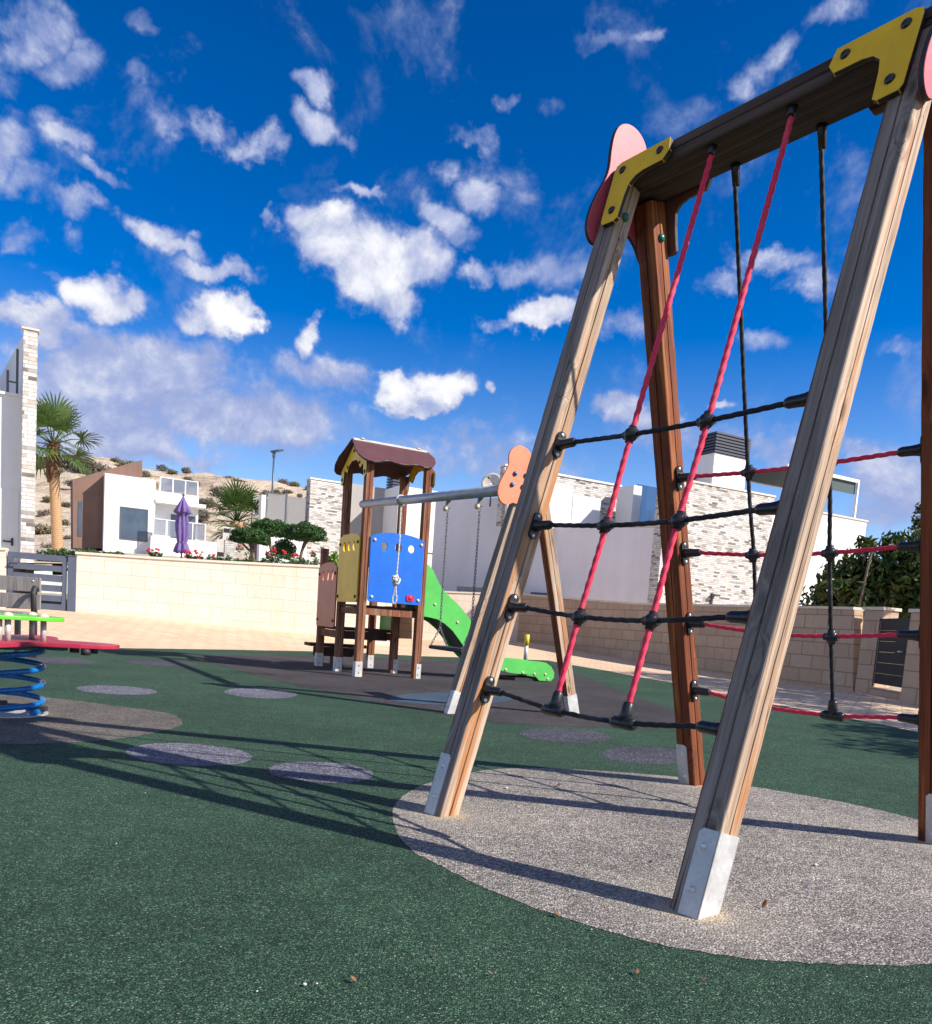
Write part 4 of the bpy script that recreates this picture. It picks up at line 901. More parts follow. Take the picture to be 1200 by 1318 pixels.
def fan(mb, base, d, L, R, seg=22, droop=0.5, mi=0):   # a fan palm leaf: petiole end at base, pointing along d
    d = d.normalized(); sd_ = d.cross(ZV)
    if sd_.length < .1: sd_ = V((1, 0, 0))
    sd_.normalize(); up = sd_.cross(d)
    tilt = random.uniform(-.5, .5); sd_ = (sd_ * cos(tilt) + up * sin(tilt)).normalized(); up = sd_.cross(d).normalized()
    for i in range(seg):
        a = (i / (seg - 1) - .5) * radians(230); ln = R * (0.62 + .38 * cos(a * .55)) * random.uniform(.88, 1.06)
        dr = d * cos(a) + sd_ * sin(a); dr = (dr + up * random.uniform(.0, .12)).normalized(); nn = up; w_ = R * .075
        s_ = nn.cross(dr).normalized(); P = [base, base + dr * ln * .55, base + dr * ln * .82 - ZV * droop * ln * .08, base + dr * ln - ZV * droop * ln * .28]
        ww = [w_ * .25, w_, w_ * .6, w_ * .08]
        vs = []
        for p_, q in zip(P, ww): vs += [p_ - s_ * q * .5 + nn * q * .2, p_ + s_ * q * .5 + nn * q * .2]
        mb.add(vs, [(0, 1, 3, 2), (2, 3, 5, 4), (4, 5, 7, 6)], mi)
def palm(name, label, base, H, r0, r1, skirt, fr, pet, R, spread=(-25, 85), lean=V((0, 0, 0)), seg=22, droop=.5):
    t = thing(name, label, 'palm', base); top = V((0, 0, H)) + lean
    if H > .5:
        P = [V((0, 0, 0)).lerp(top, i / 8) for i in range(9)]
        MB().tube(P, [r0 + (r1 - r0) * i / 8 for i in range(9)], 18).build('trunk', 'palm_trunk', t)
        if skirt:
            m_ = MB(); 
            m_.tube([V((0, 0, H - skirt)) + lean, V((0, 0, H - skirt * .5)) + lean, V((0, 0, H)) + lean], [r1 * 1.0, r1 * 1.12, r1 * 1.2], 16)
            for i in range(170):
                a = random.uniform(0, 2 * pi); z = H - skirt * random.random(); p = V((cos(a) * r1 * 1.05, sin(a) * r1 * 1.05, z)) + lean; o_ = V((cos(a), sin(a), 0))
                sd_ = o_.cross(ZV); l_ = random.uniform(.10, .22)
                m_.add([p - sd_ * .04, p + sd_ * .04, p + o_ * l_ * .5 + ZV * l_ + sd_ * .015, p + o_ * l_ * .5 + ZV * l_ - sd_ * .015], [(0, 1, 2, 3)])
            m_.build('leaf_bases', 'palm_skirt', t)
    lf = MB(); pt = MB()
    for i in range(fr):
        a = i * 2.399 + random.uniform(-.2, .2); e = radians(spread[0] + (spread[1] - spread[0]) * ((i + .5) / fr) ** .8); 
        d = V((cos(a) * cos(e), sin(a) * cos(e), sin(e))); pl = pet * random.uniform(.8, 1.15)
        b0 = top + d * .08; md = b0 + d * pl * .6; e1 = b0 + d * pl - ZV * pl * .12 * cos(e)
        pt.tube([b0, md, e1], [.022, .018, .012], 5, 0); dd = (e1 - md).normalized()
        fan(lf, e1, dd, pl, R * random.uniform(.85, 1.1), seg, droop * (1.4 - max(0, sin(e))))
    lf.build('frond', 'palm_leaf', t, uv=False); pt.build('leaf_stalk', 'palm_leaf', t, uv=False)
pb = at(76, 716, 26.0); pt_ = at(68.0, 572, 26.0)
palm('fan_palm', 'tall fan palm with bare orange trunk beside the stone clad pier', pb - V((0, 0, .6)), pt_.z - pb.z + .6, .18, .145, 1.2, 20, .74, .80, (-36, 84), V((pt_.x - pb.x, 0, 0)), 24, .5)
p2 = at(304, 690, 32.0)
palm('fan_palm', 'bushy low fan palm behind the clipped shrubs', p2 - V((0, 0, .2)), .75, .25, .25, 0, 26, .85, .85, (-25, 85), V((0, 0, 0)), 20, .45)
def topiary(label, cx, cy, rxp, ryp, Y, trunkpx, n=3600, name='clipped_shrub'):
    c = at(cx, cy, Y); ppm = FPX / Y; b_ = at(trunkpx[0], trunkpx[1], Y)
    t = thing(name, label, 'shrub', V((b_.x, b_.y, b_.z - .4)))
    o_ = V((b_.x, b_.y, b_.z - .4)); rx, rz = rxp / ppm, ryp / ppm
    m_ = MB(); blob(m_, c - o_, rx * .93, rx * .85, rz * .9, n, .075, .05, .22, cx * .1, .3, True)
    rr_ = random.Random(int(cx))
    for q in range(11):
        a = q * 2.4; e = rr_.uniform(-.25, .8); s_ = rr_.uniform(.25, .42)
        blob(m_, c - o_ + V((cos(a) * rx * .72 * cos(e), sin(a) * rx * .66 * cos(e), sin(e) * rz * .78)), rx * s_, rx * s_, rz * s_ * 1.1, 220, .075, .05, .3, cx + q, .5)
    m_.ball(c - o_, 1, 16, 10, 0, rx * .70, rx * .64, rz * .62)
    m_.build('crown', 'clipped_leaf', t, uv=False)
    tr = MB(); tp = c - o_
    limb(tr, (0, 0, 0), tp * .55 + V((0, 0, 0)), .05, .045, 5, .08); 
    for i in range(4): limb(tr, tp * .55, tp + V((random.uniform(-.5, .5) * rx, random.uniform(-.4, .4) * rx, 0)), .04, .02, 4, .1)
    tr.build('trunk', 'bark', t)
topiary('clipped round shrub on a leaning trunk, nearest the parasol', 321.5, 692.5, 24.5, 12, 22.5, (331, 716))
topiary('clipped shrub with a flat wide crown nearest the play tower', 392.5, 688, 27.5, 14, 23.5, (386, 714))
topiary('clipped shrub standing between and behind the other two flat crowned shrubs', 347, 682, 24, 13.5, 25.0, (350, 712))
# low dark ball shrub, stone box planters
c = at(366, 704, 24.0); m_ = MB(); blob(m_, (0, 0, .28), .36, .36, .3, 1500, .06, .04, .08, 3.3, .2); m_.ball((0, 0, .26), 1, 12, 8, 0, .29, .29, .24)
tag(m_.build('ball_shrub', 'clipped_leaf', None, c - V((0, 0, .35)), uv=False), 'small dark clipped ball shrub under the flat crowned shrubs', 'shrub')
def stonebox(label, x0, x1, y0, y1, Y, slot):
    a = at(x0, y1, Y); b_ = at(x1, y1, Y); tz_ = at(x0, y0, Y).z; wd = (b_.x - a.x)
    t = thing('stone_pillar', label, 'pillar', V((a.x, a.y, a.z - .5)), .3); H = tz_ - a.z + .5
    MB().bb(0, wd * .5, 0, .3, 0, H).build('metal_door', 'frame_grey' if False else 'pale_stone', t); MB().bb(wd * .5 + .002, wd * 1.05, -.02, .32, 0, H).build('stone_body', 'ledge_stone', t)
    MB().bb(wd * .06, wd * .44, -.012, -.001, H - slot - .12, H - slot).build('letter_slot', 'edge_black', t)
stonebox('pale stone meter pillar with a dark slot, left of the clipped shrubs', 286, 304, 677.5, 712, 24.5, .05)
stonebox('low stone meter box just right of the parasol', 278.5, 298, 693.5, 717, 23.8, .38)
# hedge strip, flowers, ground plants
def hedge(name, label, cat, x0, x1, y0, y1, Y, n, mat, L=.08, group=None, dp=.5):
    a = at(x0, y1, Y); b_ = at(x1, y1 + (x1 - x0) * .05, Y); h = at(x0, y0, Y).z - a.z; m_ = MB()
    for i in range(n):
        t_ = random.random(); p = (b_ - a) * t_ + V((0, random.uniform(-.5, .5) * dp, 0)); hh = h * (.72 + .55 * noise.noise(V((t_ * (x1 - x0) * .25, x0, 0))) + .12 * random.random())
        leaf_quad(m_, p + V((0, 0, random.random() ** .6 * hh - .2)), rdir() + V((0, -.3, .4)), L * random.uniform(.6, 1.3), L * .6 * random.uniform(.7, 1.2), fold=L * .15)
    o = m_.build(name, mat, None, a, uv=False); return tag(o, label, cat, group)
hedge('hedge', 'low green hedge at the foot of the palm, left of the white house', 'hedge', 52, 122, 697, 716, 24.0, 2000, 'hedge_leaf', .12)
hedge('hedge', 'pale leaved low plants on the wall top below the white house window', 'hedge', 112, 160, 699, 717, 22.0, 900, 'hedge_leaf', .14)
hedge('ground_plants', 'ragged green plants along the wall top under the clipped shrubs', 'plants', 268, 440, 703, 731, 20.6, 5200, 'hedge_leaf', .085)
hedge('leafy_plant', 'bright lime plant behind the red tower panel', 'plant', 421, 436, 700, 728, 21.2, 420, 'lime_leaf', .12)
fgroup = 'red geraniums along the wall top'
for i, (cx, cy, rx, ry, n, lab) in enumerate([(199, 710, 8, 4, 130, 'small red geranium clump left of the parasol'), (249, 714, 10.5, 4.5, 190, 'wide red geranium clump at the foot of the parasol, on its right'), (275, 715, 4, 4, 40, 'sparse red geranium left of the low stone meter box'), (351, 712, 9, 6, 140, 'red geraniums right of the leaning shrub trunk'), (366, 711, 5, 4, 60, 'red geraniums in front of the small ball shrub'), (380, 716, 10, 4, 100, 'red geraniums at the trunk of the flat crowned shrub nearest the tower'), (402, 711, 3.5, 2.5, 28, 'few red blooms nearest the brick red tower panel'), (308, 703, 5, 4, 30, 'scattered red blooms below the round shrub, by the stone pillar')]):
    Y = 20.8; c = at(cx, cy, Y); m_ = MB(); pp = FPX / Y
    sf = (.2 if n < 50 else .4 if n < 80 else .5 if n < 110 else 1.0)
    ctr = [V((random.uniform(-1, 1) * rx / pp * sf, random.uniform(-.6, .6) * rx / pp * sf, random.uniform(-.9, 1.0) * ry / pp * sf)) for _ in range(4 + n // 16)]
    for j in range(int(n * .85)):
        p = random.choice(ctr) + rdir() * .045 * random.random() ** .5
        leaf_quad(m_, p, rdir() + V((0, -.6, .5)), .045, .04, 0, 0, .01)
    for j in range(n):
        d = rdir(); p = V((d.x * rx / pp, d.y * rx / pp + .08, -abs(d.z) * ry / pp * 1.6 - .02)); leaf_quad(m_, p, rdir() + V((0, -.6, .5)), .07, .05, 0, 1, .01)
    tag(m_.build('geranium', ['flower_red', 'hedge_leaf'], None, c, uv=False), lab, 'flowers', fgroup)
# trees at the right
def leaftree(name, label, cat, base, blobs, L, mat, trunk_r, dens):
    t = thing(name, label, cat, base); m_ = MB(); tr = MB()
    for (x, y, z, rx, ry, rz) in blobs:
        blob(m_, (x, y, z), rx, ry, rz, int(dens * rx * rz), L, L * .45, .35, x + z, .75)
        limb(tr, (0, 0, .2), (x, y, z), trunk_r * .6, .015, 5, .12)
    limb(tr, (0, 0, -.2), (0, 0, .6), trunk_r, trunk_r * .8, 3, .02)
    m_.build('crown', mat, t, uv=False); tr.build('trunk', 'bark', t); return t
tb_ = at(1120, 800, 17.6); 
def tp(x, y, Y=17.6): P = at(x, y, Y); return (P.x - tb_.x, P.y - tb_.y, P.z - .2)
bl = []
for x, y, r in [(1070, 775, .50), (1085, 748, .5), (1110, 735, .55), (1140, 745, .6), (1165, 725, .6), (1120, 765, .6), (1160, 770, .7), (1200, 740, .7), (1210, 775, .8), (1095, 772, .55), (1190, 705, .45), (1240, 720, .8), (1105, 705, .22), (1150, 700, .3), (1058, 755, .3)]:
    a = tp(x, y); bl.append((a[0], a[1] + random.uniform(-.4, .4), a[2], r, r, r * .8))
leaftree('broadleaf_tree', 'dense dark leafy tree behind the right wall and dark gate', 'tree', V((tb_.x, tb_.y, .2)), bl, .20, 'tree_leaf', .09, 2600)
tb_ = at(1185, 790, 18.8); bl = []
for x, y, r in [(1182, 672, .16), (1178, 690, .2), (1186, 708, .25), (1180, 725, .3), (1192, 740, .4), (1184, 655, .1), (1168, 702, .14)]:
    a = tp(x, y, 18.8); bl.append((a[0], a[1], a[2], r, r, r * 1.3))
leaftree('feathery_tree', 'thin feathery tree top rising behind the rightmost frame leg', 'tree', V((tb_.x, tb_.y, .2)), bl, .13, 'tree_leaf', .06, 3200)
sa = at(1107, 776, 17.2); sb = at(1126, 696, 17.2); m_ = MB(); m_.tube([V((0, 0, -1.2)) - (sb - sa) * .2, V((0, 0, 0)), sb - sa], .035, 8)
tag(m_.build('wooden_stake', 'stake_wood', None, sa), 'pale leaning wooden stake in front of the dark tree', 'stake')
# a garden tree out of the frame on the right, whose shade falls on the rubber
tb_ = V((0, 0, 0)); bl = []
for x, y, z, r in [(7.3, 5.0, 2.9, .55), (8.1, 6.2, 3.1, .6), (8.6, 7.3, 3.0, .6), (7.7, 7.0, 2.5, .4), (8.9, 6.2, 3.6, .6), (8.3, 5.2, 3.5, .5), (9.4, 7.2, 3.5, .6)]: bl.append((x - 8.4, y - 6.2, z, r, r, r * .6))
leaftree('broadleaf_tree', 'leafy tree beyond the right picture edge, shading the green rubber', 'tree', V((8.4, 6.2, 0)), bl, .17, 'tree_leaf', .1, 1100)
bl = [(x - 12, y - 12.4, z, r, r, r * .8) for x, y, z, r in [(10.7, 9.4, 4.4, .9), (10.5, 10.8, 4.5, .9), (10.3, 12.1, 4.5, .9), (10.2, 13.3, 4.6, .85), (11.4, 10.2, 5.0, .9), (11.1, 11.8, 5.2, .9), (11.0, 13.2, 5.4, .9), (10.6, 8.2, 4.6, .8)]]  # crowns of an added, unseen tree, set so its shade reaches the paving
leaftree('broadleaf_tree', 'unseen taller tree added beyond the right picture edge to shade the paving', 'tree', V((12.0, 12.4, 0)), bl, .22, 'tree_leaf', .14, 900)
# marker post at the slide's end
mp_ = at(676.5, 848, 18.0); t = thing('marker_post', 'thin grey post with a yellow top standing past the slide end', 'post', mp_)
H = at(678, 816.5, 18.0).z - mp_.z; MB().cyl((0, 0, -.05), (0, 0, H * .56), .045).build('pole', 'galvanised', t); MB().cyl((0, 0, H * .56), (0, 0, H), .055).build('sleeve', 'yellow_plastic', t)

# ================================================================== shrubs on the hill
def hshrub(name, r, n, mat, L):
    m_ = MB()
    for i in range(3): blob(m_, (random.uniform(-.5, .5) * r, random.uniform(-.5, .5) * r, r * .35), r * random.uniform(.5, .8), r * .6, r * random.uniform(.4, .65), n, L, L * .4, .35, i * 3.1 + r, .6)
    return m_
hg = 'scrub bushes dotted over the dry hill'
protos = [hshrub('s', 1.0, 330, '', .28) for _ in range(4)]
mats_ = ['dry_shrub', 'grey_shrub', 'dry_shrub', 'grey_shrub']; first = {}
def hill_at(x, y):
    # march along the pixel ray until it meets the hill
    d = ray(x, y); best = None
    for s in range(140):
        Y = 62 + s * .6
        P = CAMP + d * (Y / d.y)
        t = (Y - 62) / 80; sx = x
        yr = rdg(sx)
        if t <= .86:
            yy_ = 735 + (yr - 735) * ((t / .86) ** .85)
            if yy_ <= y: return P
    return None
spots = [(62, 640, 1.3), (60, 660, 1.0), (88, 600, 2.6), (110, 604, 2.6), (128, 606, 2.2), (100, 618, 1.2), (55, 600, 1.6), (75, 606, 1.8), (62, 680, 1.2), (88, 668, 1.0), (92, 690, .9), (60, 700, 1.0), (85, 650, .8), (205, 604, 1.5), (218, 607, 1.2), (185, 612, 1.3), (195, 622, 1.2), (240, 608, 1.0), (252, 622, 1.5), (275, 628, 1.8), (298, 617, 1.3), (284, 609, .9), (312, 620, 1.2), (320, 614, 1.1), (333, 615, 1.1), (345, 622, .9), (358, 622, .9), (366, 619, 1.2), (377, 617, 1.0), (338, 633, 1.2), (355, 634, .9), (385, 630, .9), (372, 631, .8), (270, 645, 1.6), (258, 655, 1.4), (265, 665, 1.6), (225, 615, .9), (232, 624, 1.1), (160, 598, 1.2), (172, 600, 1.4), (148, 592, 1.2), (325, 628, .9), (300, 632, 1.2), (250, 640, 1.1), (442, 630, 1.2), (428, 626, 1.0), (395, 624, .9), (244, 616, .8)]
kindname = ['dry olive brown scrub bush on the bare hillside', 'dark grey scrub bush on the bare hillside']
for i, (x, y, r) in enumerate(spots):
    x += random.uniform(-5, 5); y += random.uniform(-1, 9) if y > 612 else random.uniform(-1, 3); r *= random.uniform(.6, 1.15)
    P = hill_at(x, y)
    if P is None: continue
    q = i % 4 if not (85 <= x <= 130 and y < 610) else 1
    if q not in first:
        o = protos[q].build('hill_shrub', mats_[q], None, uv=False); first[q] = o
    else: o = first[q].copy(); COL.objects.link(o)
    o.location = P - V((0, 0, .15)); o.scale = (r * random.uniform(.85, 1.2), r, r * random.uniform(.6, .95)); o.rotation_euler = (0, 0, random.uniform(0, 6))
    tag(o, kindname[q % 2], 'bush', hg)
# ================================================================== the rope climbing frame
WD = 0.095
cf = thing('climbing_frame', 'large timber climbing frame with red and black rope nets in the foreground', 'climbing frame', (AN + AF) / 2)
C0 = (AN + AF) / 2
inv_c = lambda P: V(P) - C0
def grooved(L, w_=WD, seed=0, mats4=(0, 0, 0, 0), r=.006, gv=.006, step=.06, jit=.0007):
    """a laminated post along local Z: rounded corners and a seam down each face. mats4 = slots of +x, +y, -x, -y faces"""
    h = w_ / 2; pr = []; fm = []
    rng = random.Random(seed)
    for f in range(4):
        a = f * pi / 2; ca, sa_ = cos(a), sin(a)
        loc = [(h, -h + r), (h, -.0035), (h - .011, 0), (h, .0035), (h, h - r)]
        arc = [(h - r + r * cos(t), h - r + r * sin(t)) for t in (pi / 6, pi / 3)]
        for q in loc + arc: pr.append((q[0] * ca - q[1] * sa_, q[0] * sa_ + q[1] * ca))
        fm += [mats4[f]] * 5 + [mats4[(f + 1) % 4] if False else mats4[f]] * 2
    n = len(pr); N = max(2, int(L / step)); mb = MB(); vs = []
    for i in range(N + 1):
        z = L * i / N
        for j, (x, y) in enumerate(pr):
            e = jit * (rng.random() - .5) * 2
            vs.append((x * (1 + e / h), y * (1 + e / h), z))
    mb.v = vs
    for i in range(N):
        for j in range(n):
            mb.f.append([i * n + j, i * n + (j + 1) % n, (i + 1) * n + (j + 1) % n, (i + 1) * n + j]); mb.m.append(fm[j]); mb.sm.append(j % 7 >= 4)
    mb.f.append(list(range(n))[::-1]); mb.m.append(0); mb.sm.append(False)
    mb.f.append([N * n + j for j in range(n)]); mb.m.append(0); mb.sm.append(False)
    return mb
def frame_axes(base, side):
    foot = base + AQ * (side * AS); top = base + ZV * AZ; d = (top - foot).normalized()
    n = AB.cross(d).normalized()
    if n.dot(AQ) * side < 0: n = -n
    return foot, d, n
LEGLEN = 2.745
def hexbolt(mb, p, n, r=.013, h=.009): 
    mb.dome(p, n, r, h, 14)
for base, nm in ((AF, 0), (AN, 1)):
    for side in (-1, 1):
        foot, d, n = frame_axes(base, side)
        X = AB; Y = d.cross(X)               # local axes: x along the beam, y across
        R = Matrix((X, Y, d)).transposed()
        if side < 0: ms = ['grey_wood', 'tan_wood', 'red_wood']; sl4 = {'x+': 2, 'x-': 1, 'o': 0, 'i': 2}
        else: ms = ['red_wood', 'tan_wood']; sl4 = {'x+': 0, 'x-': 0, 'o': 0, 'i': 0}
        yo = 'o' if Y.dot(n) > 0 else 'i'; yi = 'i' if yo == 'o' else 'o'
        mb = grooved(LEGLEN + .05, WD, nm * 2 + side, (sl4['x+'], sl4[yo], sl4['x-'], sl4[yi]))
        mb.build('leg', ms, cf, inv_c(foot - d * .05), R)
        # galvanised foot plate: wraps the outer end and both slopes
        oe = 1 if nm == 0 else -1            # outward end along the beam
        h = WD / 2; hgt = .235; b0 = .004 / max(.1, d.z)
        fp = MB(); th = .004; wv = .066
        fpth = lambda s_: None
        out = [(0, -.03), (wv, -.03), (wv, hgt - .012), (wv - .012, hgt), (0, hgt)]
        for s_ in (1, -1):                   # slope faces
            O = X * (oe * (h + th)) + n * (s_ * (h + .0005)); xx = X * -oe; 
            zz = xx.cross(d); t_ = th if zz.dot(n * s_) > 0 else -th
            fp.prism(out, O, xx, d, t_)
        O = X * (oe * (h + .0005)) - n * (h + .0045); t_ = .0035 if n.cross(d).dot(X * oe) > 0 else -.0035
        fp.prism([(0, -.03), (WD + .009, -.03), (WD + .009, hgt), (0, hgt)], O, n, d, t_)
        plate = fp.build('foot_plate', 'galvanised', cf, inv_c(foot))
        bm_ = MB()
        for s_ in (1, -1):
            for hz in (.06, .185): bm_.dome(X * (oe * .012) + n * (s_ * (h + th + .0005)) + d * hz, n * s_, .0105, .008)
        bm_.build('bolt', 'bolt_steel', plate)
# beam
BZ0, BZ1, BWD = 2.648, 2.728, 0.222
L = (AF - AN).length; Bx = Matrix((AQ, ZV.cross(AB) * -1 if False else AQ.cross(AB), AB)).transposed()
def beam_mesh():
    hx, hz = BWD / 2, (BZ1 - BZ0) / 2; g = .005
    pr = [(-hx, -hz + .006), (-hx, -g), (-hx + g, 0), (-hx, g), (-hx, hz - .006), (-hx + .006, hz), (hx - .006, hz), (hx, hz - .006), (hx, g), (hx - g, 0), (hx, -g), (hx, -hz + .006), (hx - .006, -hz), (0.004, -hz), (0, -hz + .004), (-.004, -hz), (-hx + .006, -hz)][::-1]
    mb = MB(); n = len(pr); N = 24; a = -.055; b_ = L + .055
    for i in range(N + 1):
        z = a + (b_ - a) * i / N
        for (x, y) in pr: mb.v.append((x, -y, z))
    for i in range(N):
        for j in range(n): mb.f.append([i * n + j, (i + 1) * n + j, (i + 1) * n + (j + 1) % n, i * n + (j + 1) % n]); mb.m.append(0); mb.sm.append(False)
    mb.f.append(list(range(n))); mb.m.append(0); mb.sm.append(False)
    mb.f.append([N * n + j for j in range(n)][::-1]); mb.m.append(0); mb.sm.append(False)
    return mb
Yb_ = AQ.cross(AB) * -1
Rb = Matrix((AQ, AB.cross(AQ), AB)).transposed()
bmo = beam_mesh(); 
bmo.build('beam', 'beam_wood', cf, inv_c(AN + ZV * (BZ0 + BZ1) / 2), Rb)
# yellow corner plates on the front and back slopes, three black bolts each
plA = [(.916, 2.765), (.929, 2.823), (1.029, 2.823), (1.175, 2.822), (1.201, 2.812), (1.206, 2.79), (1.2, 2.553), (1.19, 2.536), (1.125, 2.533), (1.108, 2.545), (1.105, 2.64), (1.098, 2.69), (1.072, 2.716), (1.035, 2.726), (.94, 2.728)]
for base, nm in ((AF, 0), (AN, 1)):
    for side in (-1, 1):
        foot, d, n = frame_axes(base, side)
        pts = [((a - L) if nm == 0 else (L - a), z - .005) for a, z in plA]
        off = WD / 2 + .004; t_ = .020 if AB.cross(d).dot(n) > 0 else -.020
        mb = MB().prism(pts, inv_c(foot + n * off), AB, d, t_, 0, 1)
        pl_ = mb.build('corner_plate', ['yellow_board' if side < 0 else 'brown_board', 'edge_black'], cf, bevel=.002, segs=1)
        bb_ = MB()
        for a, z in ((.968, 2.775), (1.158, 2.772), (1.152, 2.585)):
            aa = (a - L) if nm == 0 else (L - a)
            bb_.dome(inv_c(foot + AB * aa + d * z + n * (off + .020)), n, .017, .011, 16)
        bb_.build('bolt', 'black_plastic', pl_)
# pink end plates
half = [(0, 2.955), (.05, 2.945), (.09, 2.915), (.113, 2.865), (.122, 2.80), (.124, 2.745), (.14, 2.69), (.178, 2.62), (.212, 2.55), (.228, 2.49), (.226, 2.45), (.208, 2.42), (.18, 2.408), (.145, 2.42), (.115, 2.45), (.085, 2.485), (.045, 2.51), (0, 2.518)]
oc = [(x, y) for x, y in half] + [(-x, y) for x, y in half[-2:0:-1]]
oc = [(p.x, p.y) for p in smoothpoly(oc, 3)]
for base, sg in ((AF, 1), (AN, -1)):
    O = inv_c(base + AB * (sg * (WD / 2 + .012)))
    t_ = .019 * (1 if AQ.cross(ZV).dot(AB) * sg > 0 else -1)
    ep = MB().prism(oc, O, AQ, ZV, t_, 0, 1).build('end_plate', ['pink_board', 'edge_black'], cf, bevel=.002, segs=1)
    bb_ = MB()
    for x, z in ((-.1, 2.66), (.1, 2.66), (-.15, 2.55), (.15, 2.55)): bb_.dome(O + AQ * x + ZV * z + AB * (sg * .019), AB * sg, .017, .012)
    bb_.build('bolt', 'navy_plastic', ep)
    # green caps of the through bolts on the inner faces
    gb_ = MB()
    for side in (-1, 1):
        foot, d, n = frame_axes(base, side); gb_.dome(inv_c(foot + d * 2.60 - AB * (sg * WD / 2)), AB * -sg, .019, .016, 14)
    gb_.build('bolt_cap', 'green_plastic', cf)
# rope nets
RZ = [1.515, 1.175, 0.840, 0.505]
def legpt(base, side, z, a=0.0, outn=0.0):
    foot, d, n = frame_axes(base, side); return foot + d * (z / d.z) + AB * a + n * outn
def rope(name, pts, r, mat, parent, n=6):
    dp = .10 if mat == 'black_rope' else .15
    P = smoothpoly(pts, 10, False); dd = [0]
    for a, b_ in zip(P, P[1:]): dd.append(dd[-1] + (b_ - a).length)
    N = int(dd[-1] / .0038); Q = []; j = 0
    for i in range(N + 1):
        s_ = dd[-1] * i / N
        while j < len(dd) - 2 and dd[j + 1] < s_: j += 1
        Q.append(P[j].lerp(P[j + 1], (s_ - dd[j]) / max(1e-6, dd[j + 1] - dd[j])))
    return MB().tube(Q, r, 12, 0, lobes=3, pitch=.048, depth=dp).build(name, mat, parent, uv=False)
FRV = {-1: [.760, .432], 1: [.768, .414]}
for side in (-1, 1):
    vr = FRV[side]; hmat, vmat = ('black_rope', 'red_rope') if side < 0 else ('red_rope', 'black_rope')
    off = 0.0
    foot, d, n = frame_axes(AN, side)
    for ri, z in enumerate(RZ):
        a = inv_c(legpt(AN, side, z, WD / 2)); b_ = inv_c(legpt(AF, side, z, -WD / 2))
        e1 = .115; sag = .012 + .008 * ri
        P = []
        for t_ in (0, .25, .5, .75, 1):
            q = (a + AB * e1).lerp(b_ - AB * e1, t_); q = q - ZV * (sag * 4 * t_ * (1 - t_)) ; P.append(q)
        P[0] = a + AB * (e1 - .03); P[-1] = b_ - AB * (e1 - .03)
        hr = rope('cross_rope', P, .0088, hmat, cf)
        for p, sg in ((a, 1), (b_, -1)):
            br = MB(); o = p
            out = rrect(-.0225, .0225, -.055, .055, .02, 5); t_ = .012 if n.cross(d).dot(AB * sg) > 0 else -.012
            br.prism(out, o, n, d, t_)
            br.tube([o + AB * sg * .010, o + AB * sg * .03, o + AB * sg * .05, o + AB * sg * .085, o + AB * sg * .097], [.026, .021, .019, .0185, .014], 18)
            ang = d * .0
            bk_ = br.build('rope_bracket', 'black_plastic', cf, bevel=.0015, segs=1)
            sc_ = MB()
            for q in (-.042, .042): sc_.dome(o + d * q + AB * sg * .012, AB * sg, .008, .004, 10)
            sc_.build('screw', 'bolt_steel', bk_)
        for vi, va in enumerate(vr):
            q = inv_c(legpt(AN, side, z, va)); tt = (va - WD / 2) / (L - WD); q = q - ZV * (sag * 4 * tt * (1 - tt))
            if ri < 3:
                bl_ = MB(); bl_.ball(q, .027, 18, 12); bl_.tube([q - AB * .031, q + AB * .031], .0155, 14); bl_.tube([q - d * .031, q + d * .031], .0155, 14)
                bl_.build('rope_knuckle', 'black_plastic', cf)
            else:
                bl_ = MB(); bl_.tube([q - AB * .05, q - AB * .035, q + AB * .035, q + AB * .05], [.017, .022, .022, .017], 16); bl_.tube([q, q + d * .035, q + d * .065, q + d * .072], [.023, .021, .019, .015], 16)
                bl_.build('rope_tee', 'black_plastic', cf)
    for vi, va in enumerate(vr):
        top = inv_c(AN + AB * (va + (.005 if side < 0 else 0)) + AQ * (side * (.075 if side < 0 else .085)) + ZV * BZ0)
        P = [top - ZV * .03]
        for ri, z in enumerate(RZ):
            q = inv_c(legpt(AN, side, z, va + (random.uniform(-.006, .006) if ri < 3 else 0))); tt = (va - WD / 2) / (L - WD); sag = .012 + .008 * ri
            P.append(q - ZV * (sag * 4 * tt * (1 - tt)) + (d * .03 if ri == 3 else V((0, 0, 0))))
        rope('upright_rope', P, .0102 if side < 0 else .0086, vmat, cf)
        dn = (P[1] - P[0]).normalized()
        so_ = MB(); so_.tube([top + ZV * .002, top + dn * .015, top + dn * (.03 if side < 0 else .075), top + dn * (.035 if side < 0 else .08)], [.02, .017, .015, .012], 14)
        so_.build('rope_socket', 'black_plastic', cf)

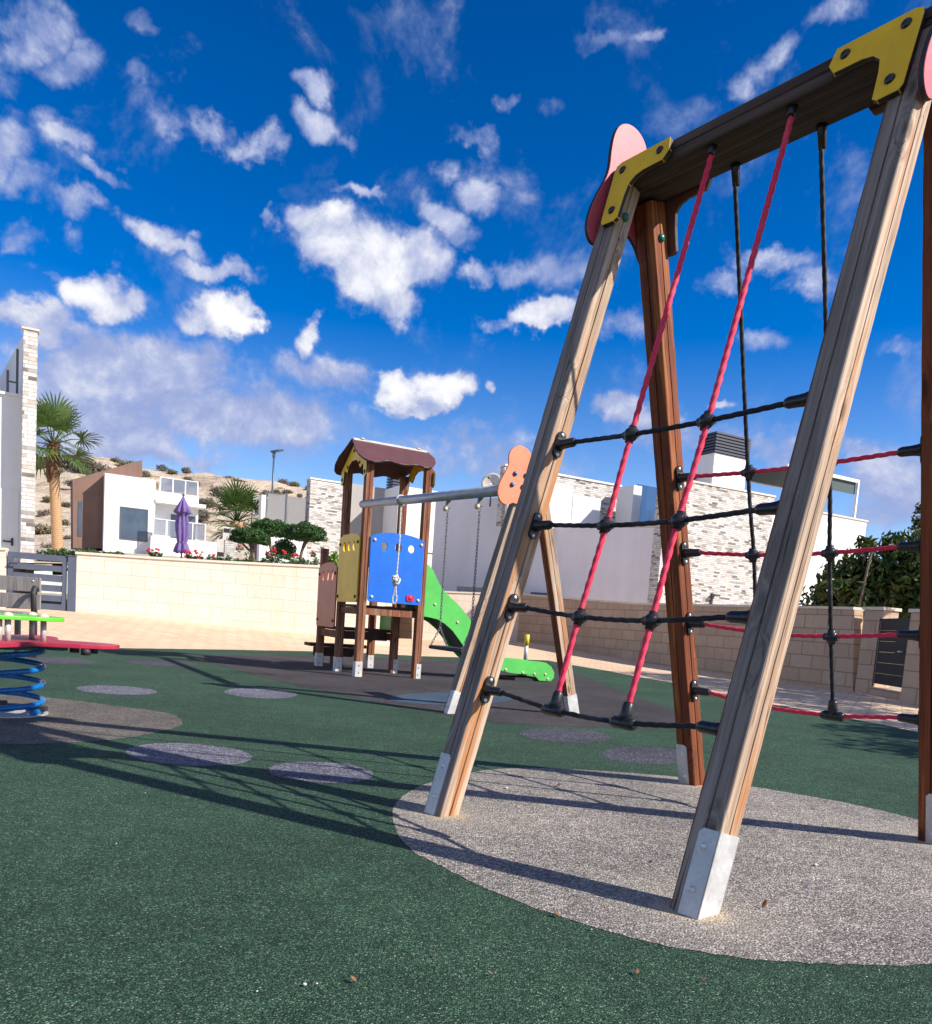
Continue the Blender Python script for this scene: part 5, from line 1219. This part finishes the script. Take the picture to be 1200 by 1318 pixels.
# ================================================================== the play tower
TO = DV * 3.41 + DU * 9.36
tw = thing('play_tower', 'small timber play tower with brown roof, blue and yellow panels and green slide', 'play tower', TO, atan2(DV.y, DV.x))
TX, TY1, TY2 = .79, .78, 1.62
PW_ = .095
posts = [(0, 0, 2.66), (TX, 0, 2.66), (0, TY1, 2.66), (TX, TY1, 2.66), (0, TY2, 1.66), (TX - .02, TY2, 1.2)]
for i, (x, y, h) in enumerate(posts):
    grooved(h + .05, PW_, 20 + i).build('post', 'tower_wood', tw, (x, y, -.05))
    s_ = MB(); hh = PW_ / 2
    s_.bb(x - hh - .004, x + hh * .25, y - hh - .005, y - hh - .001, -.01, .20).bb(x + hh * .5, x + hh + .004, y - hh - .005, y - hh - .001, -.01, .0) if False else None
    if i in (1, 3): s_.bb(x - hh * .3, x + hh + .004, y - hh - .005, y - hh - .0005, -.01, .19).bb(x + hh + .0005, x + hh + .005, y - hh, y + hh, -.01, .19)
    else: s_.bb(x - hh - .004, x + hh * .8, y - hh - .005, y - hh - .0005, -.01, .19).bb(x - hh - .005, x - hh - .0005, y - hh, y + hh, -.01, .19)
    ft = s_.build('foot_plate', 'galvanised', tw)
    b2 = MB()
    for z in (.05, .14): b2.dome((x + (.012 if i in (1, 3) else -.005), y - hh - .005, z), (0, -1, 0), .009, .007)
    b2.build('bolt', 'dark_steel', ft)
def lp(x, y, off_y):     # photo point onto the local plane y = off_y of the tower
    P = onp(x, y, TO + DU * off_y, DU) - TO; return (P.dot(DV), P.z)
def lpx(x, y, off_x):    # onto the plane x = off_x
    P = onp(x, y, TO + DV * off_x, DV) - TO; return (P.dot(DU), P.z)
hh = PW_ / 2
# deck, joists, steps
dk = MB()
for i in range(6): dk.bb(-hh + .02, TX + hh - .02, .05 + i * .118, .05 + i * .118 + .108, .865, .895)
dk.build('deck', 'deck_wood', tw, bevel=.003)
MB().bb(hh + .003, TX - hh - .003, .01, .046, .775, .862).bb(hh + .003, TX - hh - .003, TY1 - .02, TY1 + .02, .775, .862).bb(-.02, .02, hh + .003, TY1 - hh - .003, .78, .86).bb(TX - .02, TX + .02, hh + .003, TY1 - hh - .003, .78, .86).build('joist', 'tower_wood', tw, bevel=.004)
MB().bb(-.02, TX + .02, TY1 + .12, TY2 - .1, .545, .585).bb(.05, TX - .05, TY1 + .14, TY1 + .18, .43, .543).build('step', 'deck_wood', tw, bevel=.005)
MB().bb(-.11, TX + .0, TY2 + .12, TY2 + .42, .275, .32).bb(.28, .40, TY2 + .16, TY2 + .38, -.05, .273).bb(-.05, TX - .1, TY2 + .12, TY2 + .16, .14, .273).build('step', 'deck_wood', tw, bevel=.005)
MB().bb(-.018, .018, TY1 + hh + .002, TY2 - hh - .002, .44, .54).bb(TX - .018, TX + .018, TY1 + hh + .002, TY2 - hh - .002, .44, .54).build('stringer', 'tower_wood', tw, bevel=.004)
def archpanel(w_, h, rise, r=.035):
    o = [(r * (1 - cos(a)) , r * (1 - sin(a))) for a in (pi / 2, pi / 4, 0)]
    pts = [(r, 0), (w_ - r, 0), (w_ - r * .3, r * .3), (w_, r), (w_, h - rise)]
    for i in range(1, 12):
        t_ = i / 12; x = w_ * (1 - t_); pts.append((x, h - rise + rise * (1 - (2 * x / w_ - 1) ** 2) ** .7))
    pts += [(0, h - rise), (0, r), (r * .3, r * .3)]
    return pts
def panel(name, w_, h, rise, O, X, th, mat, holes, bolts, bmat):
    Y = ZV; n = V(X).cross(Y)
    pn = MB().prism(archpanel(w_, h, rise), O, X, Y, th, 0, 0, holes).build(name, mat, tw, bevel=.002, segs=1)
    b2 = MB()
    for x, z in bolts: b2.dome(V(O) + V(X) * x + ZV * z + n * (th if th > 0 else 0), n, .022, .018, 14)
    b2.build('bolt', bmat, pn); return pn
bx0, bz0 = lp(473, 774, -.07); bx1, bz1 = lp(541.5, 777.5, -.07); _, bzt = lp(508, 686, -.07)
print('blue', bx0, bx1, bz0, bz1, bzt)
bwid = bx1 - bx0; bh = bzt - bz0
bp = panel('blue_panel', bwid, bh, .07, (bx0, -.051, bz0), (1, 0, 0), .02, 'blue_board', [ell(bwid * q, bh - .175, .045, .05, 18) for q in (.25, .51, .76)], [(.05, .06), (bwid - .04, .06), (.05, bh - .11), (bwid - .04, bh - .11)], 'cream_plastic')
rb_ = lp(528, 770, -.075); m_ = MB(); m_.prism(rrect(-.052, .052, -.04, .04, .025, 4), (rb_[0], -.0715, rb_[1]), (1, 0, 0), ZV, .012); m_.dome((rb_[0], -.0835, rb_[1]), (0, -1, 0), .03, .008)
m_.build('red_badge', 'red_plastic', bp)
# left side panels face -x: their drawing axis runs along -y... outline axis X = -u so the front is outside
yp = panel('yellow_panel', .77, .86, .05, (-.0515, .775, .92), (0, -1, 0), .02, 'yellow_board', [ell(.77 * q, .70, .055, .06, 16) for q in (.28, .52, .76)], [(.05, .07), (.72, .07), (.05, .74), (.72, .74)], 'black_plastic')
rp = panel('red_panel', .80, .87, .07, (-.0535, 1.62, .575), (0, -1, 0), .02, 'brick_red_board', [ell(.80 * q, .69, .04, .075, 16) for q in (.28, .54, .78)], [(.05, .09), (.75, .09), (.05, .72), (.75, .72)], 'black_plastic')
gp_ = panel('green_panel', .66, .36, .02, (TX + .0515, TY1 + .06, .56), (0, 1, 0), .02, 'green_board', [], [], 'cream_plastic')
# roof: two slopes with wavy edges and yellow gables
RZt, EV, SL = 3.035, .54, .40
ridge_y = TY1 / 2
x0r, _ = lp(455, 568, ridge_y); x1r, _ = lp(552, 583, ridge_y)
_, rzz = lp(455, 567.5, ridge_y); _, rz2 = lp(550, 582.5, ridge_y); RZt = (rzz + rz2) / 2
print('roof', x0r, x1r, rzz, rz2)
RANG = .53
def roofpts():
    sl = V((0, -cos(RANG), -sin(RANG))); n = V((0, -sin(RANG), cos(RANG)))
    P0 = V((0, ridge_y, RZt)); wn = DU * n.y + ZV * n.z; wp = TO + DU * P0.y + ZV * P0.z; out = []
    for zx, zy in [(385, 108), (394, 140), (402, 175), (430, 215), (465, 245), (500, 262), (545, 273), (590, 274), (630, 268), (665, 270), (700, 281), (745, 292), (800, 300), (850, 298), (890, 303), (930, 317), (970, 322), (1005, 312), (1024, 285), (1015, 250), (985, 222), (958, 194)]:
        P = onp(390 + zx / 6, 550 + zy / 6, wp, wn) - TO
        out.append((P.dot(DV), (V((P.dot(DV), P.dot(DU), P.z)) - P0).dot(sl)))
    return out, sl, n, P0
rp_, slv, rn_, P0 = roofpts()
rp_[0] = (rp_[0][0], 0); rp_[-1] = (rp_[-1][0], 0)
print('slope', [(round(a, 2), round(b, 2)) for a, b in rp_])
X1 = V((1, 0, 0))
def roofslope(sl):
    n = X1.cross(sl); t_ = .02 if n.z > 0 else -.02
    return MB().prism(rp_, P0, X1, sl, t_, 0, 1).build('roof_panel', ['brown_board', 'edge_black'], tw, bevel=.0015, segs=1)
roofslope(slv); roofslope(V((0, -slv.y, slv.z)))
xm0, xm1 = rp_[0][0], rp_[-1][0]
rc = MB().prism([(-.035, -.022), (0, .004), (.035, -.022), (.035, -.012), (0, .014), (-.035, -.012)], (xm0 + .02, ridge_y, RZt + .02), (0, 1, 0), ZV, xm1 - xm0 - .04).build('ridge_cap', 'galvanised', tw)
m_ = MB()
for x in (xm0 + .14, xm1 - .14): m_.dome((x, ridge_y, RZt + .030), (0, 0, 1), .03, .022)
m_.build('bolt', 'cream_plastic', rc)
tanr = tan(RANG)
def gable(xp, sg):
    top = RZt - .03; hw = .47
    o = [(-hw, top - hw * tanr - .02), (0, top), (hw, top - hw * tanr - .02), (hw, top - hw * tanr - .16), (hw - .05, top - hw * tanr - .2), (hw - .10, top - hw * tanr - .16)]
    inner = [(hw - .12, top - hw * tanr - .02), (.24, top - .34), (.16, top - .25), (.07, top - .215), (-.07, top - .215), (-.16, top - .25), (-.24, top - .34), (-hw + .12, top - hw * tanr - .02)]
    o += inner + [(-hw + .10, top - hw * tanr - .16), (-hw + .05, top - hw * tanr - .2), (-hw, top - hw * tanr - .16)]
    O = V((xp, ridge_y, 0)); t_ = .018 * sg
    g = MB().prism(o, O, (0, 1, 0), ZV, t_, 0, 1).build('gable_board', ['yellow_board', 'edge_black'], tw, bevel=.0015, segs=1)
    b2 = MB()
    for y, z in ((0, top - .10), (.22, top - .27), (-.22, top - .27), (.42, top - hw * tanr - .13), (-.42, top - hw * tanr - .13)): b2.dome((xp + t_, ridge_y + y, z), (sg, 0, 0), .024, .014)
    b2.build('bolt', 'black_plastic', g)
gable(-hh - .002, -1); gable(TX + hh + .002, 1)
# slide to the right
sy0 = .16; sy1 = .64
def sl_pts():
    up = [(541, 718), (546, 725), (552, 728), (557, 734), (561, 743), (566, 753), (574, 764), (583, 772), (592, 781), (603, 795), (612, 810), (622, 826), (632, 839), (642, 846), (652, 848), (664, 848), (676, 850), (690, 851), (702, 853), (709, 858), (713, 866), (712, 873), (708, 878), (700, 878.5), (693, 876), (689, 871), (681, 868), (668, 867.5), (656, 866), (640, 862), (624, 857), (610, 848), (599, 836), (590, 823), (582, 812), (572, 803), (562, 797), (551, 794.5), (541, 793)]
    return [lp(x, y, sy0) for x, y in up]
so_ = sl_pts(); sm = min(p[1] for p in so_); print('slide', [(round(a, 2), round(b, 2)) for a, b in so_][::4], sm)
so_ = [(a, max(b_, .012)) for a, b_ in so_]
sld = []
for y in (sy0, sy1 + .0):
    sp_ = MB().prism(so_, (0, y, 0), (1, 0, 0), ZV, .02 if y == sy0 else -.02, 0, 0).build('slide_side', 'green_board', tw, bevel=.002, segs=1); sld.append(sp_)
    b2 = MB(); 
    if y == sy0:
        for x_, y_ in ((560, 778), (589, 801), (602, 822), (651, 862), (673, 866), (688, 867.5), (702, 868), (705, 874)):
            a, b_ = lp(x_, y_, sy0 - .02); b2.dome((a, sy0 - .02, max(b_, .03)), (0, -1, 0), .02, .016)
        b2.build('bolt', 'cream_plastic', sp_)
ch_ = [lp(x, y, sy0) for x, y in [(541, 775), (552, 781), (562, 788), (574, 797), (585, 808), (596, 822), (606, 836), (620, 847), (640, 856), (665, 861), (692, 862), (706, 866)]]
n_ = len(ch_); m_ = MB()
vs = [];
for (a, b_) in ch_: vs += [V((a, sy0 + .003, max(b_, .05))), V((a, sy1 - .003, max(b_, .05)))]
vs2 = [v - V((0.01, 0, .025)) for v in vs]
m_.add(vs + vs2, [(i * 2, i * 2 + 2, i * 2 + 3, i * 2 + 1) for i in range(n_ - 1)] + [(2 * n_ + i * 2, 2 * n_ + i * 2 + 1, 2 * n_ + i * 2 + 3, 2 * n_ + i * 2 + 2) for i in range(n_ - 1)], 0, True)
m_.build('slide_chute', 'dark_steel', tw)
MB().bb(ch_[-3][0], ch_[-1][0] - .05, sy0 + .02, sy1 - .02, -.03, .045).build('slide_foot', 'rubber_black', tw)

# ================================================================== swing frame: tube from the tower to an A of two legs
sfL, sfR = gp(580, 918), gp(736, 920)
mid = (sfL + sfR) / 2; SX = (sfR - sfL); sp_half = SX.length / 2; SX.normalize(); SYv = V((-SX.y, SX.x, 0))
sw_ = thing('swing_stand', 'timber A shaped swing frame with orange end plate and grey tube beam', 'swing frame', mid)
mtop = onp(661, 600, mid, SYv)
tubeR = onp(652, 630.5, mid, SYv); tubeL = onp(468, 649, TO + DU * -.10, DU)
zt_ = tubeR.z + .10
for s_ in (-1, 1):
    f_ = SX * (s_ * sp_half); tpx = SX * (s_ * .075) + ZV * zt_; d = (tpx - f_).normalized(); X = SYv * -1; Y = d.cross(X)
    R = Matrix((X, Y, d)).transposed(); n = Y if Y.dot(SX) * s_ > 0 else -Y
    Lg = (tpx - f_).length
    mb = grooved(Lg + .05, WD, 40 + s_, (1, 0, 1, 0) if s_ < 0 else (1, 2, 1, 2)); mb.build('leg', ['grey_wood', 'tan_wood', 'red_wood'], sw_, f_ - d * .05, R)
    fp = MB(); h = WD / 2
    fp.prism([(0, -.03), (WD, -.03), (WD, .19), (0, .19)], f_ + X * (h + .0005) - n * h, n, d, .004 if n.cross(d).dot(X) > 0 else -.004)
    for q in (1, -1):
        O = f_ + n * (q * (h + .0005)) + X * (h + .004); t_ = .004 if (X * -1).cross(d).dot(n * q) > 0 else -.004
        fp.prism([(0, -.03), (.07, -.03), (.07, .178), (.058, .19), (0, .19)], O, X * -1, d, t_)
    pl_ = fp.build('foot_plate', 'galvanised', sw_)
    b2 = MB()
    for z in (.05, .145):
        for q in (1, -1): b2.dome(f_ + n * (q * (h + .0045)) + d * z + X * .01, n * q, .010, .008)
    b2.build('bolt', 'bolt_steel', pl_)
tube_v = (tubeL - tubeR).normalized()
MB().tube([tubeR - mid - tube_v * .02, tubeL - mid], .047, 20).build('tube_beam', 'tube_steel', sw_)
MB().tube([tubeL - mid + tube_v * .001, tubeL - mid + tube_v * .03], [.05, .044], 18).build('end_cap', 'green_plastic', sw_)
opl = [onp(560 + zx * .1518, 560 + zy * .1518, mid - SYv * .06, SYv) - mid for zx, zy in [(722, 90), (680, 98), (645, 125), (627, 165), (624, 205), (625, 240), (605, 290), (570, 355), (543, 415), (532, 470), (537, 525), (560, 568), (595, 588), (628, 586), (652, 574), (672, 580)]]
hf = [(p.dot(SX), p.z) for p in opl]; cxo = hf[0][0]
lo_ = hf[-1]
orr = hf + [(2 * cxo - a + .015, b_) for a, b_ in hf[-1:0:-1]]
orr = [(p.x, p.y) for p in smoothpoly(orr, 3)]
t_ = .02 if SX.cross(ZV).dot(-SYv) > 0 else -.02
op_ = MB().prism(orr, SYv * -.052, SX, ZV, t_, 0, 0).build('end_plate', 'orange_board', sw_, bevel=.003, segs=2)
b2 = MB()
for zx, zy in ((680, 327), (770, 345), (655, 420), (745, 440)):
    P = onp(560 + zx * .1518, 560 + zy * .1518, mid - SYv * .072, SYv) - mid; b2.dome(P, -SYv, .021, .018)
b2.build('bolt', 'navy_plastic', op_)
# swing hanging from the tube
def ontube(x):
    best = None
    for i in range(400):
        P = tubeR.lerp(tubeL, i / 399); q = P - CAMP; px = CXP + FPX * q.dot(R2) / q.dot(fwd)
        if best is None or abs(px - x) < best[0]: best = (abs(px - x), P)
    return best[1]
hA, hB = ontube(578), ontube(619.5)
szA = at(577, 834, hA.y).z
swg = thing('swing', 'black flat swing seat hung on two chains below the grey tube', 'swing', V(((hA.x + hB.x) / 2, (hA.y + hB.y) / 2, szA)))
so0 = V(swg.location); tv = V((hB.x - hA.x, hB.y - hA.y, 0)).normalized(); sdv = V((-tv.y, tv.x, 0))
for hP in (hA, hB):
    m_ = MB(); a = hP - so0 - ZV * .04
    m_.bar(a, a - ZV * .085, .05, .03, tv); m_.build('hanger', 'dark_steel', swg, bevel=.004)
    MB().ball(a - ZV * .085 - sdv * .03, .026).build('bearing_cap', 'cream_plastic', swg)
    m_ = MB(); z0 = a.z - .10; z1 = .19; nlk = int((z0 - z1) / .030)
    def link(c, ax, up, lh=.021, lw=.0095, r=.0032):
        pts = []
        for i in range(10):
            t_ = 2 * pi * i / 10; pts.append(c + ax * (lw * cos(t_)) + up * (lh * sin(t_)))
        m_.tube(pts, r, 5, closed=True)
    for i in range(nlk): link(V((a.x, a.y, z0 - (i + .5) * (z0 - z1) / nlk)), tv if i % 2 else sdv, ZV)
    for q in (-1, 1):
        e0_ = V((a.x, a.y, z1)); e1_ = V((a.x, a.y, .02)) + sdv * q * .085; ul = (e1_ - e0_); nn_ = int(ul.length / .03)
        for i in range(nn_): link(e0_ + ul * ((i + .5) / nn_), tv if i % 2 else ul.normalized().cross(tv), ul.normalized())
    m_.build('chain', 'dark_steel', swg, uv=False)
hw_ = (hB - hA).length / 2 + .02
st = MB(); prof = rrect(-.10, .10, -.018, .018, .016, 3)
st.prism([(x, z) for x, z in prof], -tv * hw_, sdv, ZV, 2 * hw_ if sdv.cross(ZV).dot(tv) > 0 else -2 * hw_)
st.build('seat', 'rubber_black', swg, bevel=.004)
# knotted rope in front of the blue panel
rt = ontube(516.5); rbz = at(508.5, 745, rt.y); 
kr = thing('knotted_rope', 'white rope with a knot and end loop hanging before the blue panel', 'rope', V((rt.x, rt.y, at(508, 778, rt.y).z)))
ko = V(kr.location); kz = at(510, 747, rt.y).z - ko.z; tz2 = rt.z - ko.z
px_ = at(509.5, 747, rt.y).x - ko.x
pp_ = lambda z, dx=0.0, dy=0.0: V((px_ * (tz2 - z) / (tz2 - kz) + dx, dy, z))
MB().tube([V((0, 0, tz2)) + (tube_v.cross(ZV).normalized() * cos(a) + ZV * sin(a)) * .055 for a in [2 * pi * i / 20 for i in range(20)]], .008, 8, closed=True).build('ring', 'white_rope', kr, uv=False)
rope('line', [pp_(tz2 - .05), pp_(tz2 - .35, .006), pp_(tz2 - .4, .012, -.01), pp_(tz2 - .8, .004), pp_(kz + .05)], .009, 'white_rope', kr)
kn = MB(); kc = pp_(kz)
kn.tube([kc + V((.034 * cos(t_) * (1 + .3 * cos(3 * t_)), .030 * sin(t_ * 2), .05 * sin(t_) + .012 * cos(5 * t_))) for t_ in [4 * pi * i / 60 for i in range(60)]], .0125, 8, closed=True); kn.ball(kc, .028)
kn.build('knot', 'white_rope', kr, uv=False)
lpz = [pp_(kz - .03), pp_(kz - .16, .014), pp_(.09, .022), pp_(.03, .018), pp_(.005), pp_(.03, -.018), pp_(.09, -.022), pp_(kz - .16, -.012), pp_(kz - .03, .0)]
rope('loop', lpz, .0085, 'white_rope', kr)

# ================================================================== spring rocker at the left
rk = thing('spring_rocker', 'spring rocker with blue coil, crimson board and lime table top at the left edge', 'spring rocker', SPC)
zs_ = lambda y, x=8: at(x, y, SPC.y).z
zp = zs_(823); Rs = .20
turns = 4.7; N = 260; pts = []
ztop = zp - .055
for i in range(N + 1):
    t_ = i / N; a = 2 * pi * turns * t_ - .3; e = .022 + (ztop - .022) * (max(0, t_ - .12) / .76 if t_ < .88 else 1.0); e = min(e, ztop)
    pts.append((Rs * cos(a), Rs * sin(a), e))
MB().tube(pts, .0175, 14).build('coil_spring', 'blue_paint', rk, uv=False)
MB().prism(ell(0, 0, .235, .235, 32), (0, 0, .0), (1, 0, 0), (0, 1, 0), .006).build('base_plate', 'galvanised', rk)
m_ = MB()
for a in (0.1, 2.2, 4.3): m_.bar((Rs * cos(a) * .9, Rs * sin(a) * .9, .04), (Rs * cos(a) * 1.2, Rs * sin(a) * 1.2, .04), .05, .03)
m_.build('clamp', 'edge_black', rk, bevel=.004)
MB().cyl((0, 0, zp - .05), (0, 0, zp - .022), .22, 24).bb(-.3, .36, -.035, .035, zp - .045, zp - .022).bb(-.035, .035, -.5, .5, zp - .047, zp - .024).build('top_plate', 'teal_paint', rk)
# crimson board: four rounded lobes
lob = []
for i in range(48):
    a = 2 * pi * i / 48; r = .465 + .17 * cos(4 * (a - .2)) + .02 * cos(8 * (a - .2)); lob.append((r * cos(a), r * sin(a)))
MB().prism(lob, (0, 0, zp - .02), (1, 0, 0), (0, 1, 0), .026, 0, 0).build('seat_board', 'crimson_board', rk, bevel=.004, segs=2)
for x, y in ((.50, -.02), (.36, .12), (.46, .16)): MB().cyl((x, y, zp - .06), (x, y, zp - .021), .028, 14).build('rubber_buffer', 'edge_black', rk)
ztp = zs_(793); lim = [(p.x, p.y) for p in smoothpoly([(.31 * cos(a) * (1 + .10 * cos(4 * a)), .31 * sin(a) * (1 + .10 * cos(4 * a))) for a in [2 * pi * i / 16 for i in range(16)]], 3)]
MB().prism(lim, (0, 0, ztp - .012), (1, 0, 0), (0, 1, 0), .024).build('table_top', 'lime_board', rk, bevel=.005, segs=2)
for x, y in ((.235, -.02), (.12, -.2), (.02, .24), (.08, -.22), (-.22, 0), (-.02, -.235)):
    MB().cyl((x, y, zp + .0065), (x, y, ztp - .0125), .017, 14).build('support_post', 'galvanised', rk)
m_ = MB()
for x, y in ((.235, -.02), (.12, -.2), (.02, .24), (-.22, 0)): m_.dome((x, y, ztp + .0125), (0, 0, 1), .03, .02)
m_.build('bolt_cap', 'cream_plastic', rk)
# ================================================================== bench behind it
By = 9.2; b0_ = at(44, 800, By); ba = thing('bench', 'weathered plank bench with black arm supports behind the spring rocker', 'bench', V((b0_.x, By, 0)), .12)
lz = lambda y: at(30, y, By).z
zt1, zt0 = lz(742.5), lz(761)
for (za_, zb__) in ((zt0, zt1),): MB().bb(-1.7, .06, -.0, .035, za_, zb__).build('back_plank', 'bench_wood', ba, bevel=.005)
MB().bb(-1.7, .06, .0, .035, zt0 - .2, zt0 - .03).build('back_plank', 'bench_wood', ba, bevel=.005)
zse = lz(787)
for i in range(3): MB().bb(-1.7, .06, -.42 + i * .135, -.30 + i * .135, zse - .035, zse).build('seat_plank', 'bench_wood', ba, bevel=.005)
for x in (-.02, -1.6):
    m_ = MB(); m_.bar((x, .06, 0), (x, .045, zt1 - .05), .05, .05); m_.bar((x, -.38, 0), (x, -.38, zse - .04), .05, .05); m_.bar((x, -.40, zse - .06), (x, .06, zse - .06), .05, .045)
    m_.tube([(x + .05, -.02, zt0 + .03), (x + .055, -.08, zt0 + .05), (x + .06, -.14, zt0 - .02), (x + .055, -.10, zse)], .03, 10)
    m_.build('support', 'edge_black', ba, bevel=.003)
m_ = MB()
for x in (-.02,):
    for z in (zt0 + .04, zt1 - .04): m_.dome((x, 0, z), (0, -1, 0), .012, .008)
m_.build('bolt', 'bolt_steel', ba)
# ================================================================== litter on the rubber
def bit(x, y, r, mat, name, label, cat, flat_=.5):
    P = gp(x, y, .004); m_ = MB(); m_.ball((0, 0, r * flat_ * .7), r, 8, 6, 0, 1, .8, flat_)
    m_.v = [tuple(V(p) * (1 + .25 * noise.noise(V(p) * 90 + V((x, y, 0))))) for p in m_.v]
    o = m_.build(name, mat, None, P); o.rotation_euler = (0, 0, x); tag(o, label, cat)
bit(1050, 1114, .0085, 'litter_white', 'pebble', 'white pebble on the grey pad right of the nearest frame leg', 'pebble')
bit(838, 1109, .007, 'pebble_dark', 'pebble', 'dark pebble on the grey pad left of the nearest frame leg', 'pebble')
bit(652, 1015, .009, 'litter_white', 'pebble', 'white pebble between the two farther frame legs', 'pebble')
bit(1038, 1142, .004, 'navy_plastic', 'plastic_scrap', 'tiny blue scrap on the grey pad below the white pebble', 'litter')
bit(392, 1268, .005, 'litter_white', 'pebble', 'pale speck on the green rubber near the bottom edge', 'pebble')
bit(605, 962, .008, 'litter_white', 'pebble', 'white crumb on the green rubber just left of the dark spots', 'pebble')
def leaf(x, y, L, label, tilt=.4, rz=0.0):
    P = gp(x, y, .006); m_ = MB(); n = 7; vs = []
    for i in range(n):
        t_ = i / (n - 1); w_ = L * .28 * sin(pi * t_) ** .8; z = L * (tilt * t_ * t_ + .05)
        vs += [V(((t_ - .5) * L, -w_, z + w_ * .5)), V(((t_ - .5) * L, 0, z)), V(((t_ - .5) * L, w_, z + w_ * .5))]
    m_.add(vs, [(i * 3 + j, i * 3 + 3 + j, i * 3 + 4 + j, i * 3 + 1 + j) for i in range(n - 1) for j in range(2)], 0, True)
    o = m_.build('dry_leaf', 'leaf_brown', None, P); o.rotation_euler = (0, 0, rz); sm_ = o.modifiers.new('thick', 'SOLIDIFY'); sm_.thickness = .0008; tag(o, label, 'leaf')
leaf(984, 1168, .024, 'curled brown leaf on the grey pad right of the nearest foot plate', .9, .8)
leaf(717, 1178, .022, 'brown leaf on the green rubber just below the grey pad', .3, 2.2)
leaf(720, 1012, .035, 'brown leaf on the grey pad near the rear frame leg', .3, .3)
leaf(820, 1252, .016, 'small brown leaf bit on the green rubber at the bottom', .3, 1.2)
leaf(631, 1253, .012, 'tiny dry leaf near the bottom middle of the green rubber', .3, 2.6)

rr_ = random.Random(5)
for i in range(16):      # pale crumbs lying about on the rubber
    x, y = rr_.uniform(120, 1150), rr_.uniform(900, 1300)
    bit(x, y, rr_.uniform(.0016, .0034), 'litter_white', 'crumb', 'one of the tiny pale crumbs scattered over the rubber ground', 'litter')
    bpy.data.objects[[o.name for o in COL.objects if o.name.startswith('crumb')][-1]]['group'] = 'pale crumbs scattered on the rubber'
for i, (x, y, L_, t_) in enumerate([(455, 1262, .016, .5), (300, 1130, .012, .3), (905, 1262, .014, .4), (760, 1095, .012, .4), (560, 1230, .010, .2)]):
    leaf(x, y, L_, ['dry leaf bit on the green rubber at the bottom, left of the middle', 'tiny dry leaf on the shaded green rubber below the long leg shadows', 'dry leaf bit at the lower rim of the grey pad', 'tiny dry leaf in the leg shadow on the grey pad', 'tiny dry leaf on the green rubber left of the grey pad rim'][i], t_, x)
